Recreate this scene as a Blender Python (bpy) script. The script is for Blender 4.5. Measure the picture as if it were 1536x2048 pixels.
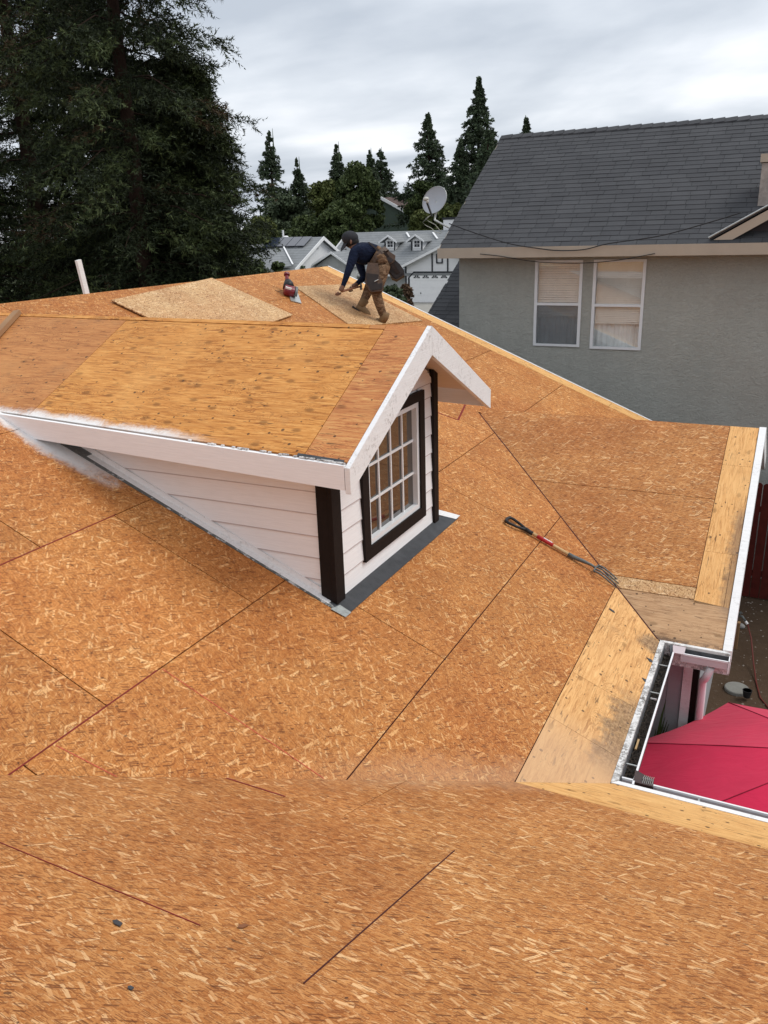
import bpy, bmesh, math, random
import numpy as np
from mathutils import Vector, Matrix

random.seed(7)
RNG = np.random.default_rng(11)
for o in list(bpy.data.objects): bpy.data.objects.remove(o)
SC = bpy.context.scene
COL = SC.collection

# ------------------------------------------------------------------ camera
FPX = 1638.6
CAMROT = np.array([[0.89840309, 0.43811555, -0.03044086],
                   [0.11928163, -0.31013327, -0.94318039],
                   [-0.42266272, 0.84372515, -0.33088382]])   # right, down, forward
cam = bpy.data.cameras.new('camera')
camo = bpy.data.objects.new('camera', cam); COL.objects.link(camo)
r_, d_, f_ = CAMROT
camo.matrix_world = Matrix(((r_[0], -d_[0], -f_[0], 0), (r_[1], -d_[1], -f_[1], 0), (r_[2], -d_[2], -f_[2], 0), (0, 0, 0, 1)))
cam.sensor_fit = 'VERTICAL'; cam.sensor_height = 24.0; cam.sensor_width = 18.0
cam.lens = 24.0 * FPX / 2048
cam.clip_start = 0.05; cam.clip_end = 2000
SC.camera = camo
# the camera stands at the world origin, 6 m above the ground

# ------------------------------------------------------------------ light
SUN_EL, SUN_AZ = math.radians(52), math.radians(62)     # azimuth measured from +Y towards +X
world = bpy.data.worlds.new('World'); SC.world = world; world.use_nodes = True
wn = world.node_tree; wn.nodes.clear()
def wnode(t, **k):
    n = wn.nodes.new(t)
    for a, b in k.items(): setattr(n, a, b)
    return n
sky = wnode('ShaderNodeTexSky', sky_type='NISHITA', sun_disc=False)
sky.sun_elevation = SUN_EL; sky.sun_rotation = SUN_AZ; sky.air_density = 1.2; sky.dust_density = 2.0
b1 = wnode('ShaderNodeBackground'); b1.inputs[1].default_value = 0.09
wn.links.new(sky.outputs[0], b1.inputs[0])
tc = wnode('ShaderNodeTexCoord'); sep = wnode('ShaderNodeSeparateXYZ')
wn.links.new(tc.outputs['Generated'], sep.inputs[0])
def wmath(op, a, b=None, c=None, clamp=False):
    n = wnode('ShaderNodeMath', operation=op, use_clamp=clamp)
    for i, v in enumerate((a, b, c)):
        if v is None: continue
        if isinstance(v, (int, float)): n.inputs[i].default_value = v
        else: wn.links.new(v, n.inputs[i])
    return n.outputs[0]
zc = wmath('ADD', wmath('MAXIMUM', sep.outputs[2], 0.0), 0.17)
comb = wnode('ShaderNodeCombineXYZ')
wn.links.new(wmath('DIVIDE', sep.outputs[0], zc), comb.inputs[0])
wn.links.new(wmath('DIVIDE', sep.outputs[1], zc), comb.inputs[1])
mp = wnode('ShaderNodeMapping'); mp.inputs['Rotation'].default_value = (0, 0, math.radians(62)); mp.inputs['Scale'].default_value = (0.75, 0.95, 1)
mp.inputs['Location'].default_value = (3.1, 1.7, 0)
wn.links.new(comb.outputs[0], mp.inputs[0])
n1 = wnode('ShaderNodeTexNoise'); n1.inputs['Scale'].default_value = 0.95; n1.inputs['Detail'].default_value = 6; n1.inputs['Roughness'].default_value = 0.42; n1.inputs['Distortion'].default_value = 0.5
wn.links.new(mp.outputs[0], n1.inputs['Vector'])
n2 = wnode('ShaderNodeTexNoise'); n2.inputs['Scale'].default_value = 2.6; n2.inputs['Detail'].default_value = 6; n2.inputs['Roughness'].default_value = 0.5
wn.links.new(mp.outputs[0], n2.inputs['Vector'])
cl = wmath('ADD', wmath('MULTIPLY', n1.outputs[0], 0.78), wmath('MULTIPLY', n2.outputs[0], 0.22))
ramp = wnode('ShaderNodeValToRGB'); wn.links.new(cl, ramp.inputs[0])
e = ramp.color_ramp.elements
e[0].position = 0.39; e[0].color = (0.49, 0.54, 0.615, 1)
e[1].position = 0.61; e[1].color = (0.97, 0.99, 1.03, 1)
m_ = ramp.color_ramp.elements.new(0.5); m_.color = (0.69, 0.735, 0.80, 1)
gain = wmath('ADD', 0.98, wmath('MULTIPLY', wmath('MAXIMUM', sep.outputs[2], 0.0), 0.28))
mulc = wnode('ShaderNodeVectorMath', operation='SCALE'); wn.links.new(ramp.outputs[0], mulc.inputs[0]); wn.links.new(gain, mulc.inputs['Scale'])
b2 = wnode('ShaderNodeBackground'); b2.inputs[1].default_value = 1.0
wn.links.new(mulc.outputs[0], b2.inputs[0])
mixs = wnode('ShaderNodeMixShader'); mixs.inputs[0].default_value = 0.93
wn.links.new(b1.outputs[0], mixs.inputs[1]); wn.links.new(b2.outputs[0], mixs.inputs[2])
wo = wnode('ShaderNodeOutputWorld'); wn.links.new(mixs.outputs[0], wo.inputs[0])

sun = bpy.data.lights.new('sun', 'SUN'); sun.energy = 1.5; sun.angle = math.radians(28); sun.color = (1.0, 0.965, 0.91)
suno = bpy.data.objects.new('sun', sun); COL.objects.link(suno)
sd = Vector((math.sin(SUN_AZ) * math.cos(SUN_EL), math.cos(SUN_AZ) * math.cos(SUN_EL), math.sin(SUN_EL)))
suno.rotation_euler = sd.to_track_quat('Z', 'Y').to_euler()
vs = SC.view_settings
vs.view_transform = 'Standard'; vs.look = 'None'; vs.exposure = 0.22; vs.gamma = 1.0; vs.use_curve_mapping = False
SC.render.engine = 'CYCLES'
SC.cycles.max_bounces = 6

# ------------------------------------------------------------------ measuring helpers (used while placing things)
CTR = np.array([768., 1024.])
def sight(px, py): return CAMROT.T @ np.array([(px - 768) / FPX, (py - 1024) / FPX, 1.0])
def atY(px, py, y): v = sight(px, py); return v * y / v[1]
def atX(px, py, x): v = sight(px, py); return v * x / v[0]
def atZ(px, py, z): v = sight(px, py); return v * z / v[2]
def atD(px, py, d): return sight(px, py) * d
GZ = -6.0

# ------------------------------------------------------------------ material helper
class Mat:
    def __init__(s, name):
        s.m = bpy.data.materials.new(name); s.m.use_nodes = True
        s.t = s.m.node_tree; s.t.nodes.clear()
        s.out = s.t.nodes.new('ShaderNodeOutputMaterial')
        s.b = s.t.nodes.new('ShaderNodeBsdfPrincipled')
        s.t.links.new(s.b.outputs[0], s.out.inputs[0])
    def n(s, t, **k):
        n = s.t.nodes.new(t)
        for a, b in k.items(): setattr(n, a, b)
        return n
    def set(s, sock, v):
        if isinstance(v, bpy.types.NodeSocket): s.t.links.new(v, sock)
        else:
            if sock.type == 'RGBA' and not isinstance(v, (int, float)) and len(v) == 3: v = (*v, 1)
            sock.default_value = v
    def math(s, op, a, b=None, c=None, clamp=False):
        n = s.n('ShaderNodeMath', operation=op, use_clamp=clamp)
        for i, v in enumerate((a, b, c)):
            if v is not None: s.set(n.inputs[i], v)
        return n.outputs[0]
    def mix(s, fac, a, b, mode='MIX'):
        n = s.n('ShaderNodeMix', data_type='RGBA', blend_type=mode)
        s.set(n.inputs[0], fac); s.set(n.inputs[6], a); s.set(n.inputs[7], b)
        return n.outputs[2]
    def ramp(s, fac, stops):
        n = s.n('ShaderNodeValToRGB'); s.set(n.inputs[0], fac)
        el = n.color_ramp.elements
        while len(el) < len(stops): el.new(0.5)
        for e_, (p, c) in zip(el, stops):
            e_.position = p
            if isinstance(c, (int, float)): c = (c, c, c)
            e_.color = (*c, 1)
        return n.outputs[0]
    def sstep(s, v, lo, hi):
        n = s.n('ShaderNodeMapRange', interpolation_type='SMOOTHSTEP'); s.set(n.inputs[0], v)
        n.inputs[1].default_value = lo; n.inputs[2].default_value = hi
        return n.outputs[0]
    def noise(s, vec, scale, detail=3, rough=0.5, dist=0.0, dim='3D'):
        n = s.n('ShaderNodeTexNoise', noise_dimensions=dim); s.set(n.inputs['Vector'], vec)
        n.inputs['Scale'].default_value = scale; n.inputs['Detail'].default_value = detail
        n.inputs['Roughness'].default_value = rough; n.inputs['Distortion'].default_value = dist
        return n.outputs[0]
    def mapping(s, vec, loc=(0, 0, 0), rot=0.0, scale=(1, 1, 1), rz=None):
        n = s.n('ShaderNodeMapping'); s.set(n.inputs[0], vec)
        if rot:            # rotate first, then stretch
            n.vector_type = 'TEXTURE'; n.inputs['Location'].default_value = loc; n.inputs['Rotation'].default_value = (0, 0, rot)
            n.inputs['Scale'].default_value = tuple(1 / q for q in scale); return n.outputs[0]
        n.inputs['Location'].default_value = loc; n.inputs['Rotation'].default_value = (0, 0, rot); n.inputs['Scale'].default_value = scale
        return n.outputs[0]
    def uv(s): return s.n('ShaderNodeTexCoord').outputs['UV']
    def obj(s): return s.n('ShaderNodeTexCoord').outputs['Object']
    def pos(s): return s.n('ShaderNodeNewGeometry').outputs['Position']
    def xyz(s, v):
        n = s.n('ShaderNodeSeparateXYZ'); s.set(n.inputs[0], v); return n.outputs
    def rnd(s): return s.n('ShaderNodeObjectInfo').outputs['Random']
    def island(s): return s.n('ShaderNodeNewGeometry').outputs['Random Per Island']
    def bump(s, h, strength=0.3, dist=0.01):
        n = s.n('ShaderNodeBump'); s.set(n.inputs['Height'], h)
        n.inputs['Strength'].default_value = strength; n.inputs['Distance'].default_value = dist
        s.t.links.new(n.outputs[0], s.b.inputs['Normal'])
    def finish(s, color, rough=0.8, spec=0.3, metal=0.0):
        s.set(s.b.inputs['Base Color'], color); s.set(s.b.inputs['Roughness'], rough)
        s.b.inputs['Specular IOR Level'].default_value = spec; s.b.inputs['Metallic'].default_value = metal
        return s.m

def simple(name, col, rough=0.7, var=0.12, scale=6.0, spec=0.3, metal=0.0, bump=0.0, bscale=60):
    M = Mat(name); p = M.pos()
    f = M.noise(p, scale, 5, 0.6)
    c = M.mix(1.0, (*col, 1), M.ramp(f, [(0.3, 1 - var), (0.7, 1 + var)]), 'MULTIPLY')
    if bump: M.bump(M.noise(p, bscale, 4, 0.6), bump, 0.01)
    return M.finish(c, rough, spec, metal)

def osb(name, angles, tint=(1, 1, 1), fresh=0.0, house=True):
    M = Mat(name)
    uv = M.uv(); rnd = M.rnd()
    off = M.n('ShaderNodeVectorMath', operation='ADD'); M.set(off.inputs[0], uv)
    cmb = M.n('ShaderNodeCombineXYZ'); M.set(cmb.inputs[0], M.math('MULTIPLY', rnd, 37.3)); M.set(cmb.inputs[1], M.math('MULTIPLY', rnd, 91.7))
    M.set(off.inputs[1], cmb.outputs[0]); v = off.outputs[0]
    nv = M.n('ShaderNodeTexNoise', noise_dimensions='2D'); M.set(nv.inputs['Vector'], v); nv.inputs['Scale'].default_value = 9; nv.inputs['Detail'].default_value = 2
    w1 = M.n('ShaderNodeVectorMath', operation='MULTIPLY_ADD'); M.set(w1.inputs[0], nv.outputs['Color']); w1.inputs[1].default_value = (0.007, 0.007, 0); M.set(w1.inputs[2], v)
    v = w1.outputs[0]
    if fresh:
        dk, md, lt, wt = (0.26, 0.125, 0.045), (0.52, 0.315, 0.145), (0.70, 0.47, 0.25), (0.82, 0.62, 0.38)
    else:
        dk, md, lt, wt = (0.25, 0.085, 0.022), (0.50, 0.203, 0.052), (0.68, 0.338, 0.110), (0.92, 0.62, 0.30)
    a0_ = math.radians(angles[0]); a1_ = math.radians(angles[1]); a2_ = math.radians(angles[2])
    fine = M.noise(M.mapping(v, rot=a0_, scale=(1, 3.4, 1)), 40, 5, 0.72, 0.25, '2D')
    fin2 = M.noise(M.mapping(v, loc=(3, 7, 0), rot=a1_, scale=(1, 4.0, 1)), 44, 5, 0.7, 0.25, '2D')
    fin3 = M.noise(M.mapping(v, loc=(9, 2, 0), rot=a2_, scale=(1, 5.0, 1)), 28, 4, 0.7, 0.2, '2D')
    sel = M.sstep(M.noise(v, 30, 2, 0.5, 0, '2D'), 0.44, 0.56)
    fine = M.math('ADD', M.math('MULTIPLY', M.math('ADD', M.math('MULTIPLY', fine, sel), M.math('MULTIPLY', fin2, M.math('SUBTRACT', 1.0, sel))), 0.7), M.math('MULTIPLY', fin3, 0.3))
    col = M.ramp(fine, [(0.30, dk), (0.42, md), (0.56, md), (0.70, lt)])
    h = fine
    # strands: stacks of long flat chips, each layer lies over the one before
    spec_ = [(0.048, 0.009, 0.30), (0.034, 0.007, 0.35), (0.060, 0.011, 0.45), (0.028, 0.0055, 0.40), (0.070, 0.013, 0.64), (0.048, 0.008, 0.55), (0.110, 0.025, 0.90), (0.080, 0.016, 0.84), (0.13, 0.016, 0.94), (0.038, 0.005, 0.55), (0.055, 0.009, 0.86), (0.044, 0.0032, 0.74)]
    for i, (L, W, thr) in enumerate(spec_):
        a = math.radians(angles[i % len(angles)])
        mpv = M.mapping(v, loc=(i * 3.17, i * 1.93, 0), rot=a, scale=(1 / L, 1 / W, 1))
        vo = M.n('ShaderNodeTexVoronoi', voronoi_dimensions='2D', feature='F1', distance='CHEBYCHEV'); M.set(vo.inputs['Vector'], mpv)
        vo.inputs['Scale'].default_value = 1.0; vo.inputs['Randomness'].default_value = 1.0
        sc = M.n('ShaderNodeSeparateColor'); M.set(sc.inputs[0], vo.outputs['Color'])
        body = M.math('LESS_THAN', vo.outputs['Distance'], M.math('MULTIPLY_ADD', sc.outputs[2], 0.22, 0.22))
        edge = M.math('LESS_THAN', vo.outputs['Distance'], M.math('MULTIPLY_ADD', sc.outputs[2], 0.25, 0.26))
        on = M.math('GREATER_THAN', sc.outputs[0], thr)
        if i >= 10: cc = M.ramp(sc.outputs[1], [(0.0, (0.10, 0.032, 0.010)), (1.0, (0.28, 0.10, 0.03))])
        elif i in (4, 6, 7, 8): cc = M.ramp(sc.outputs[1], [(0.0, md), (0.2, lt), (0.75, wt if i > 5 else lt), (1.0, wt)])
        else: cc = M.ramp(sc.outputs[1], [(0.0, dk), (0.25, md), (0.60, lt), (0.88, lt), (1.0, wt)])
        sh = M.mix(0.55, col, (*dk, 1))
        col = M.mix(M.math('MULTIPLY', M.math('MULTIPLY', on, edge), 0.55), col, sh)
        col = M.mix(M.math('MULTIPLY', M.math('MULTIPLY', on, body), 0.62 if i < 4 else (0.80 if i in (6, 8) else 0.68)), col, cc)
    # dark specks, nail heads and bark
    vo = M.n('ShaderNodeTexVoronoi', voronoi_dimensions='2D'); M.set(vo.inputs['Vector'], M.mapping(v, rot=0.5, scale=(9, 15, 1))); vo.inputs['Scale'].default_value = 1
    sc = M.n('ShaderNodeSeparateColor'); M.set(sc.inputs[0], vo.outputs['Color'])
    sp = M.math('MULTIPLY', M.math('LESS_THAN', M.math('ADD', vo.outputs['Distance'], M.math('MULTIPLY', fine, 0.12)), M.math('MULTIPLY_ADD', sc.outputs[1], 0.10, 0.06)), M.math('GREATER_THAN', sc.outputs[0], 0.72))
    col = M.mix(M.math('MULTIPLY', sp, 0.7), col, (0.06, 0.022, 0.012))
    if house:          # nail heads in rows over the rafters
        uu = M.xyz(uv); wob = M.noise(uv, 3.0, 1, 0.5, 0, '2D')
        du = M.math('ABSOLUTE', M.math('MULTIPLY', M.math('SUBTRACT', M.math('FRACT', M.math('ADD', M.math('DIVIDE', uu[0], 0.61), M.math('MULTIPLY', wob, 0.06))), 0.5), 0.61))
        dv = M.math('ABSOLUTE', M.math('MULTIPLY', M.math('SUBTRACT', M.math('FRACT', M.math('ADD', M.math('DIVIDE', uu[1], 0.203), M.math('MULTIPLY', wob, 0.9))), 0.5), 0.203))
        nh = M.math('LESS_THAN', M.math('ADD', M.math('MULTIPLY', du, du), M.math('MULTIPLY', dv, dv)), 0.000022)
        col = M.mix(M.math('MULTIPLY', nh, 0.8), col, (0.07, 0.03, 0.018))
    # weathering: broad redder / paler areas
    p = M.pos()
    big = M.noise(p, 0.8, 5, 0.62)
    col = M.mix(M.sstep(big, 0.40, 0.66), col, M.mix(1.0, col, (0.90, 0.80, 0.74, 1), 'MULTIPLY'))
    big2 = M.noise(p, 2.3, 5, 0.65)
    col = M.mix(1.0, col, M.ramp(big2, [(0.3, (0.86, 0.83, 0.80)), (0.7, (1.10, 1.11, 1.10))]), 'MULTIPLY')
    col = M.mix(1.0, col, M.mix(rnd, (0.90, 0.87, 0.85, 1), (1.07, 1.08, 1.09, 1)), 'MULTIPLY')
    col = M.mix(1.0, col, (*tint, 1), 'MULTIPLY')
    if house:
        x, y, z = M.xyz(p)
        nn = M.noise(p, 7, 6, 0.7)
        # grey dust collected along the lower end of the valley
        dv = M.math('ABSOLUTE', M.math('SUBTRACT', M.math('SUBTRACT', y, x), 5.06))
        dust = M.math('MULTIPLY', M.math('SUBTRACT', 1.0, M.sstep(M.math('ADD', dv, M.math('MULTIPLY', M.math('SUBTRACT', nn, 0.5), 0.5)), 0.02, 0.33)), M.sstep(x, -2.3, -1.45))
        col = M.mix(M.math('MULTIPLY', dust, 0.30), col, (0.50, 0.33, 0.20))
        # white overspray left of the dormer
        f1 = M.sstep(M.math('ADD', y, M.math('MULTIPLY', M.math('SUBTRACT', nn, 0.5), 0.22)), 4.10, 4.27)
        f2 = M.math('SUBTRACT', 1.0, M.sstep(M.math('ADD', x, M.math('MULTIPLY', M.math('SUBTRACT', nn, 0.5), 0.9)), -4.9, -4.0))
        f3 = M.math('SUBTRACT', 1.0, M.sstep(y, 4.9, 5.1))
        spray = M.math('MULTIPLY', M.math('MULTIPLY', f1, f2), f3)
        grit = M.noise(p, 420, 2, 0.5)
        spray = M.math('MULTIPLY', M.math('MULTIPLY', spray, 0.9), M.sstep(M.math('ADD', M.math('MULTIPLY', spray, 0.9), M.math('ADD', M.math('MULTIPLY', grit, 0.7), M.math('MULTIPLY', fine, 0.5))), 0.75, 1.15))
        col = M.mix(spray, col, (0.74, 0.74, 0.73))
    M.bump(M.math('ADD', M.xyz(col)[0], M.math('MULTIPLY', fine, 0.4)), 0.28, 0.004)
    return M.finish(col, 0.72, 0.25)

def plywood(name, base, light, dark, stain=None, gscale=1.0, knots=0.5, paint=False, red=0.0):
    M = Mat(name); uv = M.uv(); rnd = M.rnd()
    off = M.n('ShaderNodeVectorMath', operation='ADD'); M.set(off.inputs[0], uv)
    cmb = M.n('ShaderNodeCombineXYZ'); M.set(cmb.inputs[0], M.math('MULTIPLY', rnd, 17.3)); M.set(cmb.inputs[1], M.math('MULTIPLY', rnd, 51.7))
    M.set(off.inputs[1], cmb.outputs[0]); v = off.outputs[0]
    broad = M.noise(M.mapping(v, scale=(1.5, 6.5, 1)), 1.7 * gscale, 3, 0.5, 0.9, '2D')
    rings = M.math('FRACT', M.math('MULTIPLY', broad, 17))
    rings = M.math('ABSOLUTE', M.math('SUBTRACT', rings, 0.5))
    grain = M.noise(M.mapping(v, scale=(1.7, 20, 1)), 3.0 * gscale, 6, 0.75, 0.5, '2D')
    col = M.ramp(grain, [(0.30, dark), (0.46, base), (0.68, light)])
    rpatch = M.sstep(M.noise(M.mapping(v, loc=(8, 3, 0), scale=(0.8, 2.2, 1)), 2.0, 3, 0.5, 0, '2D'), 0.36, 0.62)
    col = M.mix(M.math('MULTIPLY', M.math('MULTIPLY', M.sstep(rings, 0.30, 0.5), 0.75), rpatch), col, (*dark, 1))
    bands = M.noise(M.mapping(v, loc=(1, 9, 0), scale=(0.9, 7, 1)), 1.3, 4, 0.6, 0.5, '2D')
    col = M.mix(M.math('MULTIPLY', M.sstep(bands, 0.50, 0.70), 0.45), col, M.mix(0.5, (*dark, 1), (*base, 1)))
    # checks: short dark cracks along the grain
    ck = M.noise(M.mapping(v, loc=(5, 2, 0), scale=(4, 36, 1)), 2.0, 4, 0.6, 0.4, '2D')
    patch = M.noise(M.mapping(v, scale=(1.4, 3, 1)), 2.4, 4, 0.6, 0.0, '2D')
    ckm = M.math('MULTIPLY', M.sstep(ck, 0.60, 0.68), M.sstep(patch, 0.42, 0.62))
    col = M.mix(M.math('MULTIPLY', ckm, 0.75), col, (0.07, 0.03, 0.012))
    # knots in rows and dark blotches
    vo = M.n('ShaderNodeTexVoronoi', voronoi_dimensions='2D'); M.set(vo.inputs['Vector'], M.mapping(v, scale=(4.0, 7.5, 1))); vo.inputs['Scale'].default_value = 1
    sc = M.n('ShaderNodeSeparateColor'); M.set(sc.inputs[0], vo.outputs['Color'])
    kn = M.math('MULTIPLY', M.math('SUBTRACT', 1.0, M.sstep(M.math('ADD', vo.outputs['Distance'], M.math('MULTIPLY', grain, 0.12)), 0.13, 0.26)), M.math('GREATER_THAN', sc.outputs[0], 1 - knots))
    col = M.mix(M.math('MULTIPLY', kn, 0.62), col, M.mix(0.5, (*dark, 1), (0.10, 0.055, 0.012, 1)))
    p = M.pos(); x, y, z = M.xyz(p)
    mold = M.noise(p, 3.2, 6, 0.7)
    col = M.mix(M.math('MULTIPLY', M.sstep(mold, 0.56, 0.70), 0.20), col, (0.20, 0.12, 0.065))
    pale = M.noise(p, 1.5, 3, 0.5)
    col = M.mix(M.math('MULTIPLY', M.sstep(pale, 0.45, 0.7), 0.35), col, M.mix(red, (*light, 1), (0.55, 0.20, 0.07, 1)))
    dots = M.n('ShaderNodeTexVoronoi', voronoi_dimensions='2D'); M.set(dots.inputs['Vector'], M.mapping(v, rot=0.3, scale=(13, 13, 1))); dots.inputs['Scale'].default_value = 1
    sd2 = M.n('ShaderNodeSeparateColor'); M.set(sd2.inputs[0], dots.outputs['Color'])
    dm = M.math('MULTIPLY', M.math('LESS_THAN', dots.outputs['Distance'], M.math('MULTIPLY', sd2.outputs[0], 0.16)), M.math('GREATER_THAN', sd2.outputs[1], 0.75))
    col = M.mix(M.math('MULTIPLY', dm, 0.8), col, (0.045, 0.025, 0.015))
    nn = M.noise(p, 9, 6, 0.7)
    n3 = M.noise(p, 40, 5, 0.75)
    if stain == 'valley':      # rot along the eave of the valley plane
        e1 = M.sstep(M.math('ADD', M.math('ADD', x, M.math('MULTIPLY', M.math('SUBTRACT', nn, 0.5), 0.42)), M.math('MULTIPLY', M.math('SUBTRACT', n3, 0.5), 0.14)), -0.88, -0.77)
        e2 = M.math('MULTIPLY', M.sstep(y, 4.25, 4.6), M.math('SUBTRACT', 1.0, M.sstep(y, 5.15, 5.5)))
        e3 = M.math('SUBTRACT', 1.0, M.sstep(M.math('ADD', M.math('ADD', M.math('POWER', M.math('SUBTRACT', x, -0.70), 2), M.math('POWER', M.math('SUBTRACT', y, 6.2), 2)), M.math('MULTIPLY', nn, 0.05)), 0.03, 0.055))
        st = M.math('MAXIMUM', M.math('MULTIPLY', e1, e2), e3)
        col = M.mix(M.math('MULTIPLY', st, 0.70), col, M.mix(M.sstep(n3, 0.42, 0.62), (0.055, 0.042, 0.034, 1), (0.30, 0.20, 0.12, 1)))
        gr = M.math('SUBTRACT', 1.0, M.sstep(y, 4.3, 4.95))
        col = M.mix(M.math('MULTIPLY', gr, 0.55), col, (0.50, 0.32, 0.20))
    if stain == 'rake':
        e1 = M.sstep(M.math('ADD', x, M.math('MULTIPLY', M.math('SUBTRACT', nn, 0.5), 0.25)), -0.33, -0.24)
        e2 = M.math('MULTIPLY', M.sstep(y, 6.6, 6.9), M.math('SUBTRACT', 1.0, M.sstep(y, 7.9, 8.2)))
        col = M.mix(M.math('MULTIPLY', M.math('MULTIPLY', e1, e2), 0.55), col, (0.10, 0.075, 0.065))
        e3 = M.math('MULTIPLY', M.math('SUBTRACT', 1.0, M.sstep(M.math('ADD', y, M.math('MULTIPLY', nn, 0.14)), 6.42, 6.49)), M.sstep(nn, 0.42, 0.55))
        col = M.mix(M.math('MULTIPLY', e3, 0.8), col, (0.05, 0.035, 0.03))
    if stain == 'spray':       # white paint mist along the low edge of the dormer roof
        lim = M.math('MULTIPLY_ADD', x, -0.045, 4.06)
        f1 = M.math('SUBTRACT', 1.0, M.sstep(M.math('ADD', M.math('SUBTRACT', y, lim), M.math('ADD', M.math('MULTIPLY', M.math('SUBTRACT', M.noise(p, 3.5, 3, 0.5), 0.5), 0.16), M.math('MULTIPLY', M.math('SUBTRACT', n3, 0.5), 0.10))), 0.0, 0.09))
        f2 = M.math('SUBTRACT', 1.0, M.sstep(x, -4.0, -3.2))
        col = M.mix(M.math('MULTIPLY', f1, f2), col, (0.78, 0.77, 0.75))
    M.bump(M.math('ADD', grain, M.math('MULTIPLY', ckm, -1.0)), 0.22, 0.003)
    return M.finish(col, 0.7, 0.25)

def siding_paint(name, col, grain=0.5, dirty=0.0, axis='X'):
    M = Mat(name); p = M.pos()
    s = (4, 4, 90) if axis == 'X' else (4, 90, 4)
    g = M.noise(M.mapping(p, scale=s), 1.5, 5, 0.6, 0.6)
    c = M.mix(1.0, (*col, 1), M.ramp(g, [(0.3, 0.94), (0.7, 1.04)]), 'MULTIPLY')
    if dirty:
        d = M.noise(p, 30, 6, 0.8); d0 = M.noise(p, 4, 4, 0.6)
        c = M.mix(M.math('MULTIPLY', M.math('MULTIPLY', M.sstep(d, 0.50 - 0.08 * (dirty > 0.9), 0.62 - 0.06 * (dirty > 0.9)), M.sstep(d0, 0.4 - 0.05 * (dirty > 0.9), 0.65)), dirty), c, (0.34, 0.31, 0.28) if dirty < 0.9 else (0.16, 0.145, 0.13))
        vo = M.n('ShaderNodeTexVoronoi'); M.set(vo.inputs['Vector'], p); vo.inputs['Scale'].default_value = 26
        sc = M.n('ShaderNodeSeparateColor'); M.set(sc.inputs[0], vo.outputs['Color'])
        sp = M.math('MULTIPLY', M.math('LESS_THAN', M.math('ADD', vo.outputs['Distance'], M.math('MULTIPLY', d, 0.2)), 0.24), M.math('GREATER_THAN', sc.outputs[0], 0.86))
        c = M.mix(M.math('MULTIPLY', sp, min(1, dirty * 1.0)), c, (0.03, 0.028, 0.025))
    M.bump(g, grain, 0.004)
    return M.finish(c, 0.55, 0.35)

MT = {}
MT['osb_m'] = osb('osb_weathered', [4, 58, -32, 82, 25, -68, 12, -42, 70, -15, 38, -80], tint=(0.95, 0.885, 0.83))
MT['osb_f'] = osb('osb_weathered_aligned', [2, -26, 14, 48, -9, 22, 8, -30, 62, -14, 33, -5], tint=(0.98, 0.97, 1.03))
MT['osb_fresh'] = osb('osb_fresh', [4, 58, -32, 82, 25, -68, 12, -42], fresh=1.0, house=False)
MT['ply_yellow'] = plywood('plywood_yellow', (0.57, 0.235, 0.052), (0.75, 0.385, 0.118), (0.25, 0.078, 0.016), 'spray', knots=0.42)
MT['ply_brown'] = plywood('plywood_brown', (0.48, 0.195, 0.062), (0.58, 0.275, 0.095), (0.23, 0.078, 0.024), 'spray', knots=0.12)
MT['ply_red'] = plywood('plywood_red', (0.52, 0.20, 0.065), (0.66, 0.36, 0.13), (0.25, 0.07, 0.025), None, knots=0.15, red=0.75)
MT['ply_valley'] = plywood('plywood_stained', (0.66, 0.345, 0.125), (0.80, 0.48, 0.20), (0.38, 0.17, 0.055), 'valley', knots=0.18)
MT['ply_rake'] = plywood('plywood_rake', (0.68, 0.35, 0.12), (0.80, 0.47, 0.19), (0.40, 0.18, 0.055), 'rake', knots=0.15)
MT['ply_low'] = plywood('plywood_greyed', (0.45, 0.26, 0.13), (0.56, 0.36, 0.20), (0.20, 0.105, 0.05), 'rake', knots=0.15)
MT['ply_plain'] = plywood('plywood_border', (0.68, 0.36, 0.12), (0.82, 0.50, 0.20), (0.42, 0.19, 0.06), None, knots=0.2)
MT['deck'] = simple('deck_underlay', (0.06, 0.014, 0.012), 0.9)
MT['red_edge'] = simple('red_chalk', (0.19, 0.022, 0.018), 0.9, 0.3, 30)
MT['white'] = siding_paint('white_siding_paint', (0.84, 0.84, 0.845), 0.35)
MT['white_side'] = siding_paint('side_shade_siding_paint', (0.84, 0.825, 0.82), 0.35)  # same white paint, with the side's pinkish shade put into its colour
MT['white_old'] = siding_paint('weathered_white_paint', (0.78, 0.77, 0.75), 0.6, 1.0)
MT['white_barge'] = siding_paint('brushed_white_paint', (0.80, 0.79, 0.78), 0.8, 0.7)
MT['white_scuff'] = siding_paint('scuffed_white_paint', (0.80, 0.79, 0.78), 0.6, 0.32)
MT['soffit'] = siding_paint('soffit_paint', (0.62, 0.55, 0.50), 0.2)
MT['lap_shadow'] = simple('painted_lap_shadow', (0.50, 0.43, 0.42), 0.8)  # darker pinkish tone painted in for the shadow at each siding lap
MT['trim'] = simple('dark_brown_trim', (0.011, 0.007, 0.006), 0.7, 0.2, 25, 0.2, bump=0.2)
MT['vinyl'] = simple('white_vinyl', (0.72, 0.73, 0.74), 0.35, 0.03)
MT['felt'] = simple('black_flashing', (0.042, 0.045, 0.05), 0.6, 0.25, 14, 0.4, bump=0.15)
MT['galv'] = simple('grey_flashing', (0.30, 0.32, 0.31), 0.5, 0.35, 30, 0.5)
MT['pink'] = simple('pinkish_gutter_paint', (0.58, 0.49, 0.50), 0.5, 0.06)
MT['lip'] = simple('white_gutter_lip', (0.80, 0.80, 0.81), 0.4, 0.04)
MT['trough'] = simple('grey_gutter_trough', (0.10, 0.105, 0.11), 0.6, 0.35, 12)
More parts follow.
